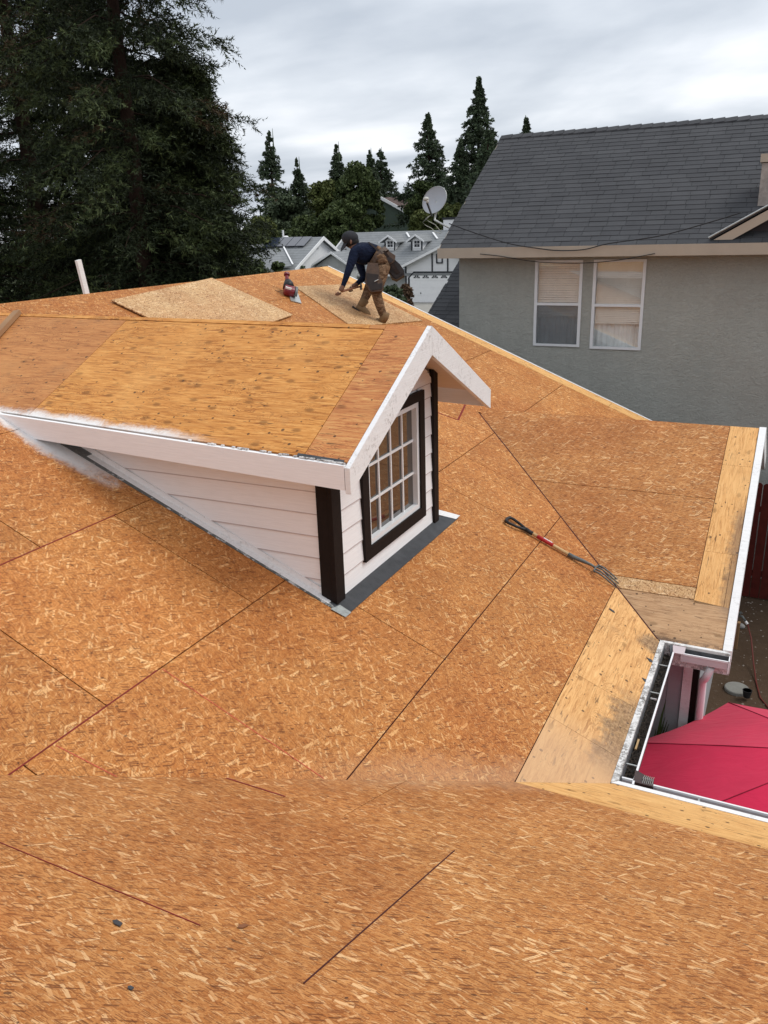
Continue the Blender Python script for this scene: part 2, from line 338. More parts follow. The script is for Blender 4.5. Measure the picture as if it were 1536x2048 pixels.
MT['debris'] = simple('gutter_debris', (0.030, 0.027, 0.025), 0.95, 0.5, 60)
MT['brownmetal'] = simple('brown_metal', (0.045, 0.022, 0.018), 0.35, 0.3, 40, 0.5)
MT['lumber'] = plywood('old_lumber', (0.46, 0.27, 0.13), (0.58, 0.38, 0.2), (0.2, 0.1, 0.05), None, knots=0.2)
MT['black'] = simple('black_plastic', (0.02, 0.02, 0.021), 0.45, 0.1)
MT['steel'] = simple('grey_fork_steel', (0.115, 0.125, 0.12), 0.5, 0.2, 40, 0.5, 0.3)
MT['ash'] = simple('ash_handle', (0.55, 0.36, 0.17), 0.5, 0.15, 30)
MT['redpaint'] = simple('red_paint', (0.42, 0.02, 0.022), 0.45, 0.12, 20)
MT['toolred'] = simple('red_tool_plastic', (0.17, 0.012, 0.020), 0.35, 0.15, 30, 0.5)
MT['label'] = simple('white_label', (0.75, 0.72, 0.70), 0.5, 0.08)
MT['metal'] = simple('bright_metal', (0.45, 0.46, 0.44), 0.4, 0.2, 40, 0.5, 0.6)

# ------------------------------------------------------------------ mesh helpers
ORI = {}
class MB:
    def __init__(s): s.v = []; s.f = []; s.uvs = []; s.mi = []
    def poly(s, pts, uv=None, mi=0):
        b = len(s.v); s.v += [tuple(map(float, p)) for p in pts]; s.f.append(tuple(range(b, b + len(pts)))); s.uvs.append(uv); s.mi.append(mi)
    def prism(s, top, off, uvt=None, mi=0, mside=None):
        """closed slab: polygon top, extruded by off (vector)"""
        top = [np.array(p, float) for p in top]; off = np.array(off, float); n = len(top)
        nrm = sum((np.cross(top[i], top[(i + 1) % n]) for i in range(n)), np.zeros(3))
        if np.dot(nrm, off) > 0: top = top[::-1]; uvt = uvt[::-1] if uvt else None
        bot = [p + off for p in top]
        ms = mi if mside is None else mside
        s.poly(top, uvt, mi); s.poly(bot[::-1], (uvt[::-1] if uvt else None), mi)
        for i in range(n):
            j = (i + 1) % n
            u = [uvt[i], uvt[i], uvt[j], uvt[j]] if uvt else None
            s.poly([top[i], bot[i], bot[j], top[j]], u, ms)
    def box(s, a, b, mi=0):
        x0, y0, z0 = [min(a[i], b[i]) for i in range(3)]; x1, y1, z1 = [max(a[i], b[i]) for i in range(3)]
        s.prism([(x0, y0, z1), (x1, y0, z1), (x1, y1, z1), (x0, y1, z1)], (0, 0, z0 - z1),
                [(x0, y0), (x1, y0), (x1, y1), (x0, y1)], mi)
    def obox(s, c, ax, ay, az, mi=0):
        """oriented box: centre and three half-axis vectors"""
        c, ax, ay, az = [np.array(q, float) for q in (c, ax, ay, az)]
        if np.dot(np.cross(ax, ay), az) < 0: ax = -ax
        s.prism([c + az - ax - ay, c + az + ax - ay, c + az + ax + ay, c + az - ax + ay], -2 * az, None, mi)
    def beam(s, p, q, w, h, up=(0, 0, 1), mi=0):
        p, q, up = [np.array(k, float) for k in (p, q, up)]
        d = q - p; L = np.linalg.norm(d); d /= L
        sd_ = np.cross(d, up); sd_ /= np.linalg.norm(sd_); u = np.cross(sd_, d)
        s.obox((p + q) / 2, d * L / 2, sd_ * w / 2, u * h / 2, mi)
    def tube(s, pts, rad, n=8, mi=0, caps=True):
        pts = [np.array(p, float) for p in pts]
        if isinstance(rad, (int, float)): rad = [rad] * len(pts)
        base = len(s.v); ref = None
        for i, p in enumerate(pts):
            d = pts[min(i + 1, len(pts) - 1)] - pts[max(i - 1, 0)]; d = d / (np.linalg.norm(d) + 1e-9)
            if ref is None: ref = np.array([0, 0, 1.]) if abs(d[2]) < 0.9 else np.array([1., 0, 0])
            a = np.cross(d, ref); a /= np.linalg.norm(a) + 1e-9; b = np.cross(d, a); ref = -b if False else ref
            for k in range(n):
                t = 2 * math.pi * k / n; s.v.append(tuple(p + rad[i] * (math.cos(t) * a + math.sin(t) * b)))
        for i in range(len(pts) - 1):
            for k in range(n):
                k2 = (k + 1) % n
                s.f.append((base + i * n + k, base + i * n + k2, base + (i + 1) * n + k2, base + (i + 1) * n + k)); s.uvs.append(None); s.mi.append(mi)
        if caps:
            s.f.append(tuple(base + k for k in range(n))[::-1]); s.uvs.append(None); s.mi.append(mi)
            s.f.append(tuple(base + (len(pts) - 1) * n + k for k in range(n))); s.uvs.append(None); s.mi.append(mi)
    def ball(s, c, r, nu=14, nv=8, mi=0, rot=None):
        c = np.array(c, float); r = np.array([r] * 3 if isinstance(r, (int, float)) else r, float); base = len(s.v)
        for j in range(nv + 1):
            ph = math.pi * j / nv
            for i in range(nu):
                t = 2 * math.pi * i / nu
                q = np.array([math.sin(ph) * math.cos(t), math.sin(ph) * math.sin(t), math.cos(ph)]) * r
                if rot is not None: q = rot @ q
                s.v.append(tuple(c + q))
        for j in range(nv):
            for i in range(nu):
                i2 = (i + 1) % nu
                s.f.append((base + j * nu + i, base + (j + 1) * nu + i, base + (j + 1) * nu + i2, base + j * nu + i2)); s.uvs.append(None); s.mi.append(mi)
    def build(s, name, mats, parent=None, smooth=False, label=None, kind=None, bevel=0.0):
        me = bpy.data.meshes.new(name)
        o = ORI.get(parent.name, np.zeros(3)) if parent else np.zeros(3)
        V = np.array(s.v, float) - o
        me.from_pydata(V.tolist(), [], s.f)
        if any(u is not None for u in s.uvs):
            L = me.uv_layers.new(name='UVMap'); k = 0; arr = []
            for f_, u in zip(s.f, s.uvs): arr += [c for q in (u if u else [(0, 0)] * len(f_)) for c in q[:2]]
            L.data.foreach_set('uv', arr)
        if not isinstance(mats, (list, tuple)): mats = [mats]
        for m in mats: me.materials.append(m)
        if len(mats) > 1: me.polygons.foreach_set('material_index', s.mi)
        if smooth: me.polygons.foreach_set('use_smooth', [True] * len(me.polygons))
        me.update()
        ob = bpy.data.objects.new(name, me); COL.objects.link(ob)
        if parent: ob.parent = parent; ORI[ob.name] = o
        if label: ob['label'] = label
        if kind: ob['kind'] = kind
        if bevel:
            md = ob.modifiers.new('bevel', 'BEVEL'); md.width = bevel; md.segments = 2; md.limit_method = 'ANGLE'
        return ob

def thing(name, loc, label, cat, group=None):
    o = bpy.data.objects.new(name, None); COL.objects.link(o); o.location = tuple(map(float, loc)); o.empty_display_size = 0.1
    ORI[o.name] = np.array(loc, float); o['label'] = label; o['category'] = cat
    if group: o['group'] = group
    return o
def tag(o, label, cat, group=None):
    o['label'] = label; o['category'] = cat
    if group: o['group'] = group
    return o
def fastmesh(name, V, F, mats, parent=None, mi=None, smooth=False):
    """V (n,3) float, F (m,3) or (m,4) int"""
    me = bpy.data.meshes.new(name); o = ORI.get(parent.name, np.zeros(3)) if parent else np.zeros(3)
    V = (V - o).astype(np.float32); k = F.shape[1]
    me.vertices.add(len(V)); me.vertices.foreach_set('co', V.ravel())
    me.loops.add(F.size); me.loops.foreach_set('vertex_index', F.ravel().astype(np.int32))
    me.polygons.add(len(F)); me.polygons.foreach_set('loop_start', np.arange(0, F.size, k, dtype=np.int32))
    me.polygons.foreach_set('loop_total', np.full(len(F), k, np.int32))
    for m in (mats if isinstance(mats, (list, tuple)) else [mats]): me.materials.append(m)
    if mi is not None: me.polygons.foreach_set('material_index', mi.astype(np.int32))
    me.polygons.foreach_set('use_smooth', [False] * len(F)); me.update(calc_edges=True); me.validate(); me.shade_flat()
    ob = bpy.data.objects.new(name, me); COL.objects.link(ob)
    if parent: ob.parent = parent; ORI[ob.name] = o
    return ob

def clip(poly, a, b, c):
    """keep a*x+b*y <= c"""
    out = []
    for i in range(len(poly)):
        p, q = poly[i], poly[(i + 1) % len(poly)]
        dp, dq = a * p[0] + b * p[1] - c, a * q[0] + b * q[1] - c
        if dp <= 0: out.append(p)
        if (dp < 0 < dq) or (dq < 0 < dp):
            t = dp / (dp - dq); out.append((p[0] + t * (q[0] - p[0]), p[1] + t * (q[1] - p[1])))
    return out

# ------------------------------------------------------------------ ground and paths
def ground_mat():
    M = Mat('bare_earth'); p = M.pos(); x, y, z = M.xyz(p)
    f = M.noise(p, 2.2, 8, 0.7); g = M.noise(p, 18, 6, 0.7)
    c = M.mix(f, (0.050, 0.032, 0.020), (0.115, 0.075, 0.048))
    c = M.mix(M.math('MULTIPLY', M.sstep(g, 0.55, 0.75), 0.5), c, (0.20, 0.17, 0.14))
    far = M.sstep(y, 19, 30)
    c = M.mix(far, c, M.mix(M.noise(p, 0.7, 5, 0.6), (0.035, 0.05, 0.022), (0.09, 0.095, 0.05)))
    M.bump(g, 0.6, 0.03); return M.finish(c, 0.95, 0.1)
g = MB(); g.poly([(-700, -300, GZ), (500, -300, GZ), (500, 900, GZ), (-700, 900, GZ)])
g.build('ground', ground_mat(), kind='structure')
conc = simple('driveway_concrete', (0.36, 0.34, 0.30), 0.9, 0.12, 1.5)
g = MB(); g.poly([(-30.2, 40, GZ + 0.012), (-21.5, 40, GZ + 0.012), (-21.5, 61.95, GZ + 0.012), (-30.2, 61.95, GZ + 0.012)])
g.build('driveway', conc, kind='structure')
g = MB(); g.poly([(-120, 33, GZ + 0.006), (60, 33, GZ + 0.006), (60, 41, GZ + 0.006), (-120, 41, GZ + 0.006)])
g.build('road', simple('asphalt', (0.055, 0.055, 0.056), 0.95, 0.15, 1.2), kind='structure')
def stones():
    V = []; F = []
    for k in range(900):
        x = RNG.uniform(-0.35, 3.0); y = RNG.uniform(6.8, 14.0); r = RNG.uniform(0.006, 0.022)
        b = len(V)
        for q in ((1, 0, 0), (0, 1, 0), (-1, 0, 0), (0, -1, 0), (0, 0, 0.8)):
            V.append((x + q[0] * r * RNG.uniform(.7, 1.3), y + q[1] * r, GZ + q[2] * r))
        F += [(b, b + 1, b + 4), (b + 1, b + 2, b + 4), (b + 2, b + 3, b + 4), (b + 3, b, b + 4)]
    o = fastmesh('gravel', np.array(V), np.array(F), simple('pale_gravel', (0.26, 0.22, 0.18), 0.9, 0.4, 40)); o['kind'] = 'stuff'
    o['label'] = 'loose gravel scattered on the bare earth of the side yard'
stones()

# ------------------------------------------------------------------ the roof being sheathed
SL = 5 / 12.0; KM = math.sqrt(1 + SL * SL)
MR = 0.365; KR = math.sqrt(1 + MR * MR)
XE, YE, YR = -0.68, 4.36, 6.34                         # eaves of the three planes
zM = lambda x, y: -3.568 - SL * x
zF = lambda x, y: -1.4747 - SL * y
zR = lambda x, y: -5.5987 + MR * y
nM = np.array([SL, 0, 1]) / KM; nF = np.array([0, SL, 1]) / KM; nR = np.array([0, -MR, 1]) / KR
house = thing('house', (-3, 3, GZ), 'house with bare orange OSB roof sheathing and a white gabled dormer', 'house')
VAL = 5.024                                             # valley between the two big planes: y = x + VAL
T_OSB = 0.011
def pan(name, poly, zf, nrm, mat, uvf, parent=house, lift=0.0, thick=T_OSB, label=None, k=1.0):
    if len(poly) < 3: return None
    area = 0.5 * abs(sum(poly[i][0] * poly[(i + 1) % len(poly)][1] - poly[(i + 1) % len(poly)][0] * poly[i][1] for i in range(len(poly))))
    if area < 0.0008: return None
    m = MB(); top = [np.array([x, y, zf(x, y)]) + nrm * lift for x, y in poly]
    m.prism(top, -nrm * thick, [uvf(x, y) for x, y in poly])
    return m.build(name, mat, parent, label=label)
uvM = lambda x, y: (y, x * KM); uvF = lambda x, y: (x, y * KM); uvR = lambda x, y: (x, y * KR)
G = 0.0038
def rect(x0, x1, y0, y1, g_=G, gy=None):
    gy = g_ if gy is None else gy
    return [(x0 + g_, y0 + gy), (x1 - g_, y0 + gy), (x1 - g_, y1 - gy), (x0 + g_, y1 - gy)]

# structural deck under the sheets, shows dark and reddish in the joints
def slab(name, poly, zf, nrm, mat, lo, th, uvf=uvF): return pan(name, poly, zf, nrm, mat, uvf, lift=-lo, thick=th)
XR_, YF_ = -7.07, -2.05
und = 0.0125
slab('roof_deck', [(XR_, XR_ + VAL), (XE, XE + VAL), (XE, 12.3), (XR_, 12.3)], zM, nM, MT['deck'], und, 0.10)
slab('roof_deck', [(XR_, YF_), (2.9, YF_), (2.9, YE), (XE, YE), (XR_, XR_ + VAL)], zF, nF, MT['deck'], und, 0.10)
slab('roof_deck', [(XE, YR), (-0.22, YR), (-0.22, 9.39), (-3.45, 9.39)], zR, nR, MT['deck'], und, 0.10)
# far slopes that the camera does not look down on
slab('roof_deck', [(-13.5, -2.0), (XR_ - 0.02, -2.0), (XR_ - 0.02, 12.3), (-13.5, 12.3)], lambda x, y: zM(XR_, 0) + SL * (x - XR_), np.array([-SL, 0, 1]) / KM, MT['osb_m'], 0.0, 0.08, uvM)
slab('roof_deck', [(-7.2, -8), (2.9, -8), (2.9, YF_ - 0.02), (-7.2, YF_ - 0.02)], lambda x, y: zF(0, YF_) + SL * (y - YF_), np.array([0, -SL, 1]) / KM, MT['osb_f'], 0.0, 0.08, uvF)
zR2 = lambda x, y: zR(0, 9.4) - MR * (y - 9.4)
slab('roof_deck', [(-3.45, 9.41), (-0.2, 9.41), (-0.2, 12.46), (-1.5, 12.46)], zR2, np.array([0, MR, 1]) / KR, MT['osb_f'], 0.0, 0.06, uvR)

# --- sheets on the big plane (courses run along Y, 1.122 m apart in plan)
cx = [-1.145, -1.86, -2.985, -4.107, -5.23, -6.35, -7.075]
cuts = [[2.1, 4.54, 6.98, 9.42, 11.86], [2.12, 4.56, 7.0, 9.44, 11.88], [3.99, 6.43, 8.87, 11.31, 1.55], [3.345, 5.785, 8.225, 10.66, 0.9],
        [4.5, 6.9, 9.42, 11.1, 2.1], [5.78, 8.2, 10.1, 11.7, 3.2]]
cuts[1] = [-0.4, 2.12, 4.56, 7.0, 7.86, 10.3]
cuts[2] = [0.2, 2.66, 3.99, 6.43, 7.86, 8.76, 11.31]
cuts[0] = [1.6, 12.0]
YEND = 12.03
def msheet(x0, x1, y0, y1, mat=None, lift=0.0):
    p = rect(x0, x1, y0, y1)
    p = clip(p, 1, -1, -VAL - 0.0005)          # y >= x + VAL
    if x1 > -3.4 and y0 < 9.2:                # cut back where the other wing's roof covers it
        # valley line from (-0.69, 6.32) to (-3.43, 9.39): keep the near-left side
        dx, dy = -3.43 + 0.69, 9.39 - 6.32
        a, b = -dy, dx
        c = a * -0.69 + b * 6.32
        p = clip(p, -a, -b, -c - 0.006) if False else clip(p, dy, -dx, dy * -0.69 - dx * 6.32 - 0.006)
    return pan('osb_sheet', p, zM, nM, mat or MT['osb_m'], uvM, lift=lift)
for i in range(6):
    x1, x0 = cx[i], cx[i + 1]
    ys = sorted(cuts[i])
    ys = [-3.0] + [c for c in ys if c > -2] + [YEND]
    ys = sorted(set(ys))
    for a, b in zip(ys[:-1], ys[1:]):
        if b - a < 0.05: continue
        b = min(b, YEND)
        if a < 9.3 < b and x1 > -3.4: msheet(x0, x1, a, 9.3); msheet(x0, x1, 9.3 - 2 * G, b)
        else: msheet(x0, x1, a, b)
# plywood starter strip along the eave of the big plane
def vclip(p): p = clip(p, 1, -1, -VAL - 0.0005); dx, dy = -2.74, 3.07; return clip(p, dy, -dx, dy * -0.69 - dx * 6.32 - 0.006)
for (y0, y1) in ((3.8, 4.62), (4.62, 5.24), (5.24, 7.0)):
    pan('plywood_strip', vclip(rect(-1.145, XE, y0, y1, 0.0015)), zM, nM, MT['ply_valley'], uvM, label='plywood eave strip blackened by rot beside the gutter')
# light plywood border up the far rake
for (x0, x1) in ((-7.07, -4.7), (-4.7, -2.3), (-2.3, -0.7)):
    pan('plywood_border', rect(x0, x1, YEND + 0.003, 12.32, 0.002), zM, nM, MT['ply_plain'], uvF)
m = MB(); m.prism([(XR_, 12.325, zM(XR_, 0) + 0.004), (XE, 12.325, zM(XE, 0) + 0.004), (XE, 12.36, zM(XE, 0) + 0.004), (XR_, 12.36, zM(XR_, 0) + 0.004)], (0, 0, -0.18)); m.build('rake_board', MT['white_scuff'], house)

# --- sheets on the near plane (courses run along X)
fy = [3.88, 2.755, 1.62, 0.50, -0.62, -2.04]
fc = [[-1.62, 0.82], [-1.066, 1.374], [-2.28, 0.16, 2.6], [-1.06, 1.38], [-2.28, 0.16, 2.6]]
fy = [3.88, 2.72, 1.565, 0.44, -0.68, -2.04]
for i in range(5):
    y1, y0 = fy[i], fy[i + 1]; xs = [-8.0] + sorted(set([c - 2.44 * 2 for c in fc[i][:1]] + [c - 2.44 for c in fc[i][:1]] + fc[i])) + [2.88]
    for a, b in zip(xs[:-1], xs[1:]):
        p = clip(rect(a, b, y0, y1, 0.0022, 0.0007), -1, 1, VAL - 0.0005); p = clip(p, -1, 0, 7.0)
        pan('osb_sheet', p, zF, nF, MT['osb_f'], uvF)
for (x0, x1) in ((-2.0, 0.42), (0.42, 2.88)):
    pan('plywood_strip', clip(rect(x0, x1, 3.88, YE, 0.0015), -1, 1, VAL - 0.0005), zF, nF, MT['ply_plain'], uvF)
# --- the far wing: two courses, a plywood rake strip and plywood along its eave
def rclip(p):
    dx, dy = -2.74, 3.07
    return clip(p, -dy, dx, -(dy * -0.69 - dx * 6.32) - 0.006)
for (x0, x1, y0, y1) in ((-4, -0.49, 8.17, 9.40), (-4, -0.49, 6.98, 8.17)):
    pan('osb_sheet', rclip(rect(x0, x1, y0, y1)), zR, nR, MT['osb_f'], uvR)
pan('osb_strip', rclip(rect(-1.4, -0.49, 6.835, 6.98)), zR, nR, MT['osb_fresh'], uvR, label='narrow paler strip of new sheathing')
for (y0, y1) in ((8.72, 9.40), (7.44, 8.72)):
    pan('plywood_strip', rect(-0.49, -0.205, y0, y1, 0.0015), zR, nR, MT['ply_rake'], uvM)
pan('plywood_strip', rect(-0.49, -0.25, 6.80, 7.44, 0.0015), zR, nR, MT['ply_rake'], uvM)
pan('plywood_strip', rect(-0.25, -0.205, 6.80, 7.44, 0.0015), zR, nR, MT['ply_rake'], uvM)
pan('plywood_strip', rclip([(-1.4, YR), (-0.205, YR), (-0.205, 6.80), (-0.49, 6.83), (-1.4, 6.83)]), zR, nR, MT['ply_low'], uvR)

# chalk lines snapped on the sheets
P0 = np.zeros(3)
def chalk(zf, nrm, pts, w, mat):
    m = MB()
    for (x0, y0), (x1, y1) in zip(pts[:-1], pts[1:]):
        d = np.array([x1 - x0, y1 - y0]); d /= np.linalg.norm(d); q = np.array([-d[1], d[0]]) * w / 2
        m.prism([np.array([a, b, zf(a, b)]) + nrm * 0.0022 for a, b in ((x0 - q[0], y0 - q[1]), (x1 - q[0], y1 - q[1]), (x1 + q[0], y1 + q[1]), (x0 + q[0], y0 + q[1]))], -nrm * 0.0018)
    return m.build('chalk_line', mat, house)
MT['pinkchalk'] = simple('faded_red_chalk', (0.48, 0.10, 0.055), 0.9, 0.4, 80)
chalk(zM, nM, [(-2.975, 3.08), (-1.95, 3.08)], 0.005, MT['pinkchalk'])
chalk(zM, nM, [(-2.97, 2.30), (-2.66, 2.36)], 0.005, MT['pinkchalk'])
chalk(zM, nM, [(-2.985, 1.9), (-2.985, 3.05)], 0.007, MT['red_edge'])
chalk(zM, nM, [(-4.107, 2.6), (-4.107, 4.0)], 0.007, MT['red_edge'])
chalk(zF, nF, [(-2.7, 1.565), (-1.5, 1.565)], 0.004, MT['red_edge'])
chalk(zF, nF, [(-2.30, 2.72), (-1.95, 2.72)], 0.010, MT['red_edge'])
chalk(zF, nF, [(-1.066, 1.50), (-1.066, 2.71)], 0.005, MT['deck'])
vl = [(-0.70, 6.33), (-1.10, 6.785), (-1.60, 7.335), (-2.20, 8.015), (-2.75, 8.64), (-3.05, 8.97)]
chalk(zM, nM + P0 * 0, vl, 0.014, MT['deck'])
# stepped red edge of an overlapping sheet beyond the dormer
chalk(zM, nM, [(-3.62, 8.62), (-3.37, 8.72), (-3.50, 9.30)], 0.02, MT['red_edge'])

# fascia boards and eaves
def hb(name, a, b, mat, parent=house, **k):
    m = MB(); m.box(a, b); return m.build(name, mat, parent, **k)
ze = zM(XE, 0)
m = MB(); m.prism([(XE, 4.36, ze + 0.004), (XE + 0.04, 4.40, ze + 0.004), (XE + 0.04, 6.30, ze + 0.004), (XE, 6.34, ze + 0.004)], (0, 0, -0.19)); m.build('fascia_board', MT['white_old'], house)
zfe = zF(0, YE)
m = MB(); m.prism([(XE + 0.0, YE + 0.001, zfe + 0.003), (2.9, YE + 0.001, zfe + 0.003), (2.9, YE + 0.034, zfe + 0.003), (XE + 0.04, YE + 0.034, zfe + 0.003)], (0, 0, -0.19)); m.build('fascia_board', MT['white_scuff'], house)
zre = zR(0, YR)
m = MB(); m.prism([(XE + 0.042, YR - 0.034, zre + 0.003), (-0.135, YR - 0.034, zre + 0.003), (-0.17, YR - 0.001, zre + 0.003), (XE + 0.01, YR - 0.001, zre + 0.003)], (0, 0, -0.19)); m.build('fascia_board', MT['white_old'], house)
m = MB(); m.prism([(-0.202, YR, zre + 0.012), (-0.135, YR, zre + 0.012), (-0.135, 9.4, zR(0, 9.4) + 0.012), (-0.202, 9.4, zR(0, 9.4) + 0.012)], (0, 0, -0.20)); m.build('rake_board', MT['white_scuff'], house)
m = MB(); m.prism([(-0.202, 9.4, zR(0, 9.4) + 0.012), (-0.135, 9.4, zR(0, 9.4) + 0.012), (-0.135, 12.46, zR2(0, 12.46) + 0.012), (-0.202, 12.46, zR2(0, 12.46) + 0.012)], (0, 0, -0.20)); m.build('rake_board', MT['white_scuff'], house)

# gutters: U-shaped troughs with lips
def gutter(pa, pb, outv, w, mats, depth=0.10, lipw=0.012, lipmat=None, face=None, fd=0.93):
    pa, pb, o = np.array(pa, float), np.array(pb, float), np.array(outv, float); up = np.array([0, 0, 1.])
    m = MB()
    m.prism([pa, pb, pb + o * w, pa + o * w], (0, 0, -0.004)) if False else None
    base = -depth * up
    m.prism([pa + base, pb + base, pb + base + o * w, pa + base + o * w], -up * 0.004)
    m.prism([pa, pb, pb + o * 0.004, pa + o * 0.004], base)
    g_ = m.build('gutter', mats, house)
    m = MB(); m.prism([pa + o * w + up * 0.006, pb + o * w + up * 0.006, pb + o * (w + lipw) + up * 0.006, pa + o * (w + lipw) + up * 0.006], -up * 0.014); m.build('gutter_lip', lipmat or MT['lip'], g_)
    m = MB(); m.prism([pa + o * (w + 0.001) - up * 0.009, pb + o * (w + 0.001) - up * 0.009, pb + o * (w + 0.007) - up * 0.009, pa + o * (w + 0.007) - up * 0.009], base * fd); m.build('gutter_face', face or MT['pink'], g_)
    return g_
zg_ = ze - 0.022
gm = gutter((XE + 0.042, 4.415, zg_), (XE + 0.042, 6.29, zg_), (1, 0, 0), 0.075, MT['trough'], face=MT['lip'], fd=0.12)
gf = gutter((XE + 0.05, YE + 0.036, zg_), (2.9, YE + 0.036, zg_), (0, 1, 0), 0.055, MT['trough'])
gr = gutter((-0.50, YR - 0.036, zre - 0.022), (-0.15, YR - 0.036, zre - 0.022), (0, -1, 0), 0.085, MT['trough'], depth=0.062, fd=0.95)
hb('gutter_end_cap', (-0.148, YR - 0.135, zre - 0.12), (-0.140, YR - 0.036, zre - 0.012), MT['lip'], gr)
# pale painted connector sheet over the gutter joint
m = MB(); m.prism([(-0.575, YR - 0.04, zre - 0.004), (-0.475, YR - 0.04, zre - 0.004), (-0.475, YR - 0.14, zre - 0.016), (-0.56, YR - 0.14, zre - 0.016)], (0, 0, -0.006)); m.build('gutter_connector', MT['pink'], gr)
m = MB(); m.prism([(-0.60, YR - 0.04, zre - 0.01), (-0.575, YR - 0.04, zre - 0.004), (-0.56, YR - 0.14, zre - 0.016), (-0.575, YR - 0.14, zre - 0.05)], (0, 0, -0.03)); m.build('gutter_connector', MT['trough'], gr)
# hangers in the long gutter and litter in its bottom
for yy in (4.62, 5.55, 5.98):
    hb('gutter_hanger', (XE + 0.045, yy, zg_ - 0.012), (XE + 0.118, yy + 0.010, zg_ - 0.006), MT['metal'], gm)
for xx in (-0.18, 0.6): hb('gutter_hanger', (xx, YE + 0.038, zg_ - 0.014), (xx + 0.012, YE + 0.092, zg_ - 0.006), MT['metal'], gf)
def litter():
    V = []; F = []
    for k in range(1600):
        x = RNG.uniform(XE + 0.048, XE + 0.115); y = RNG.uniform(4.42, 6.27); z = zg_ - 0.098 + RNG.uniform(0.02, 0.045)
        a = RNG.uniform(0, math.pi); L = RNG.uniform(0.006, 0.02); w = RNG.uniform(0.002, 0.006)
        dx, dy = math.cos(a), math.sin(a); b = len(V); t = RNG.uniform(-0.006, 0.006)
        V += [(x - dx * L, y - dy * L, z), (x + dy * w, y - dx * w, z + 0.003), (x + dx * L, y + dy * L, z + t), (x - dy * w, y + dx * w, z + 0.002)]; F.append((b, b + 1, b + 2, b + 3))
    V = np.array(V); o = fastmesh('leaf_litter', V, np.array(F), [simple('dead_leaf', (0.055, 0.042, 0.032), 0.95, 0.6, 90)], gm); o['kind'] = 'stuff'
    hb('litter_bed', (XE + 0.047, 4.417, zg_ - 0.099), (XE + 0.116, 6.288, zg_ - 0.075), MT['debris'], gm, kind='stuff')
litter()
hb('wood_sliver', (XE + 0.06, 4.86, zg_ - 0.055), (XE + 0.072, 4.98, zg_ - 0.045), MT['ash'], gm)
hb('wood_sliver', (XE + 0.055, 5.53, zg_ - 0.055), (XE + 0.10, 5.54, zg_ - 0.045), MT['label'], gm)
# brown corner leaf-guard of the gutter
def corner():
    m = MB()
    m.prism([(XE + 0.12, 4.44, zg_ + 0.005), (XE + 0.24, 4.44, zg_ + 0.005), (XE + 0.235, 4.50, zg_ + 0.012), (XE + 0.115, 4.555, zg_ + 0.012)], (0, 0, -0.05))
    c = m.build('gutter_corner', MT['brownmetal'], gm)
    m = MB()
    for k in range(6):
        x = XE + 0.175 + 0.011 * k
        m.tube([(x, 4.45, zg_ + 0.004), (x + 0.004, 4.47, zg_ + 0.03), (x - 0.004, 4.485, zg_ + 0.012), (x + 0.006, 4.50, zg_ + 0.03)], 0.0022, 5)
    m.build('torn_mesh', MT['metal'], gm)
corner()
# torn felt tags on the valley plane's edge
for (px_, py_, s_) in ((1300, 1322, 0.032), (1290, 1362, 0.028)):
    v = sight(px_, py_); t = -3.568 / (SL * v[0] + v[2]); q = v * t
    m = MB(); m.prism([q + nM * 0.004 + np.array(k) * s_ for k in ((-1, 0.6, SL), (0.2, 0.9, -0.1), (1, -0.2, -SL), (-0.1, -0.5, 0.05))], -nM * 0.002); m.build('felt_scrap', MT['felt'], house)

# walls of the house
wall_grey = siding_paint('grey_wall_paint', (0.36, 0.355, 0.365), 0.2)
def hwall(a, b, mat=wall_grey): return hb('wall', a, b, mat)
hwall((-1.18, 3.75, GZ), (-1.06, 6.62, -3.44)); hwall((-1.06, 3.73, GZ), (2.4, 3.85, -3.5))
hwall((-12.4, -6.8, GZ), (-1.2, -6.7, -3.9)); hwall((-12.4, -6.7, GZ), (-12.3, 11.9, -3.4)); hwall((-12.3, 11.8, GZ), (-2.2, 11.9, -3.3)); hwall((2.4, -6.7, GZ), (2.5, 3.85, -3.5))
fw = hwall((-1.06, 6.66, GZ), (-0.425, 6.78, -3.46))
for x0, x1 in ((-1.05, -0.80), (-0.795, -0.625), (-0.62, -0.505)):
    hb('siding_panel', (x0, 6.648, GZ), (x1, 6.66, -3.46), wall_grey, fw)
hb('corner_trim', (-0.50, 6.628, GZ), (-0.425, 6.66, -3.46), MT['white_scuff'], fw)
hb('corner_trim', (-0.425, 6.635, GZ), (-0.375, 6.78, -3.46), MT['trim'], fw)
gw = MB(); gw.prism([(-0.43, 6.78, GZ), (-0.43, 12.0, GZ), (-0.43, 12.0, -3.36), (-0.43, 9.4, -2.42), (-0.43, 6.78, -3.36)], (-0.1, 0, 0)); gw.build('wall', wall_grey, house)
hb('soffit', (-1.2, YR + 0.0, zre - 0.165), (-0.21, 6.62, zre - 0.155), MT['soffit'])
m = MB(); m.tube([(-0.27, 6.26, zre - 0.12), (-0.30, 6.30, zre - 0.24), (-0.335, 6.56, zre - 0.42), (-0.335, 6.60, zre - 0.55), (-0.335, 6.60, GZ + 0.1)], 0.032, 8); m.build('downspout', MT['lip'], gr, smooth=True)

# ------------------------------------------------------------------ the dormer
def P3(*a): return np.array(a, float)
AF, EF, EB, RB = P3(-2.30, 5.43, -0.690), P3(-2.30, 4.17, -1.366), P3(-5.62, 4.31, -1.288), P3(-6.98, 5.60, -0.684)
EF2, EB2 = P3(-2.30, 6.69, -1.366), P3(-5.62, 6.86, -1.288)
dorm = MB()
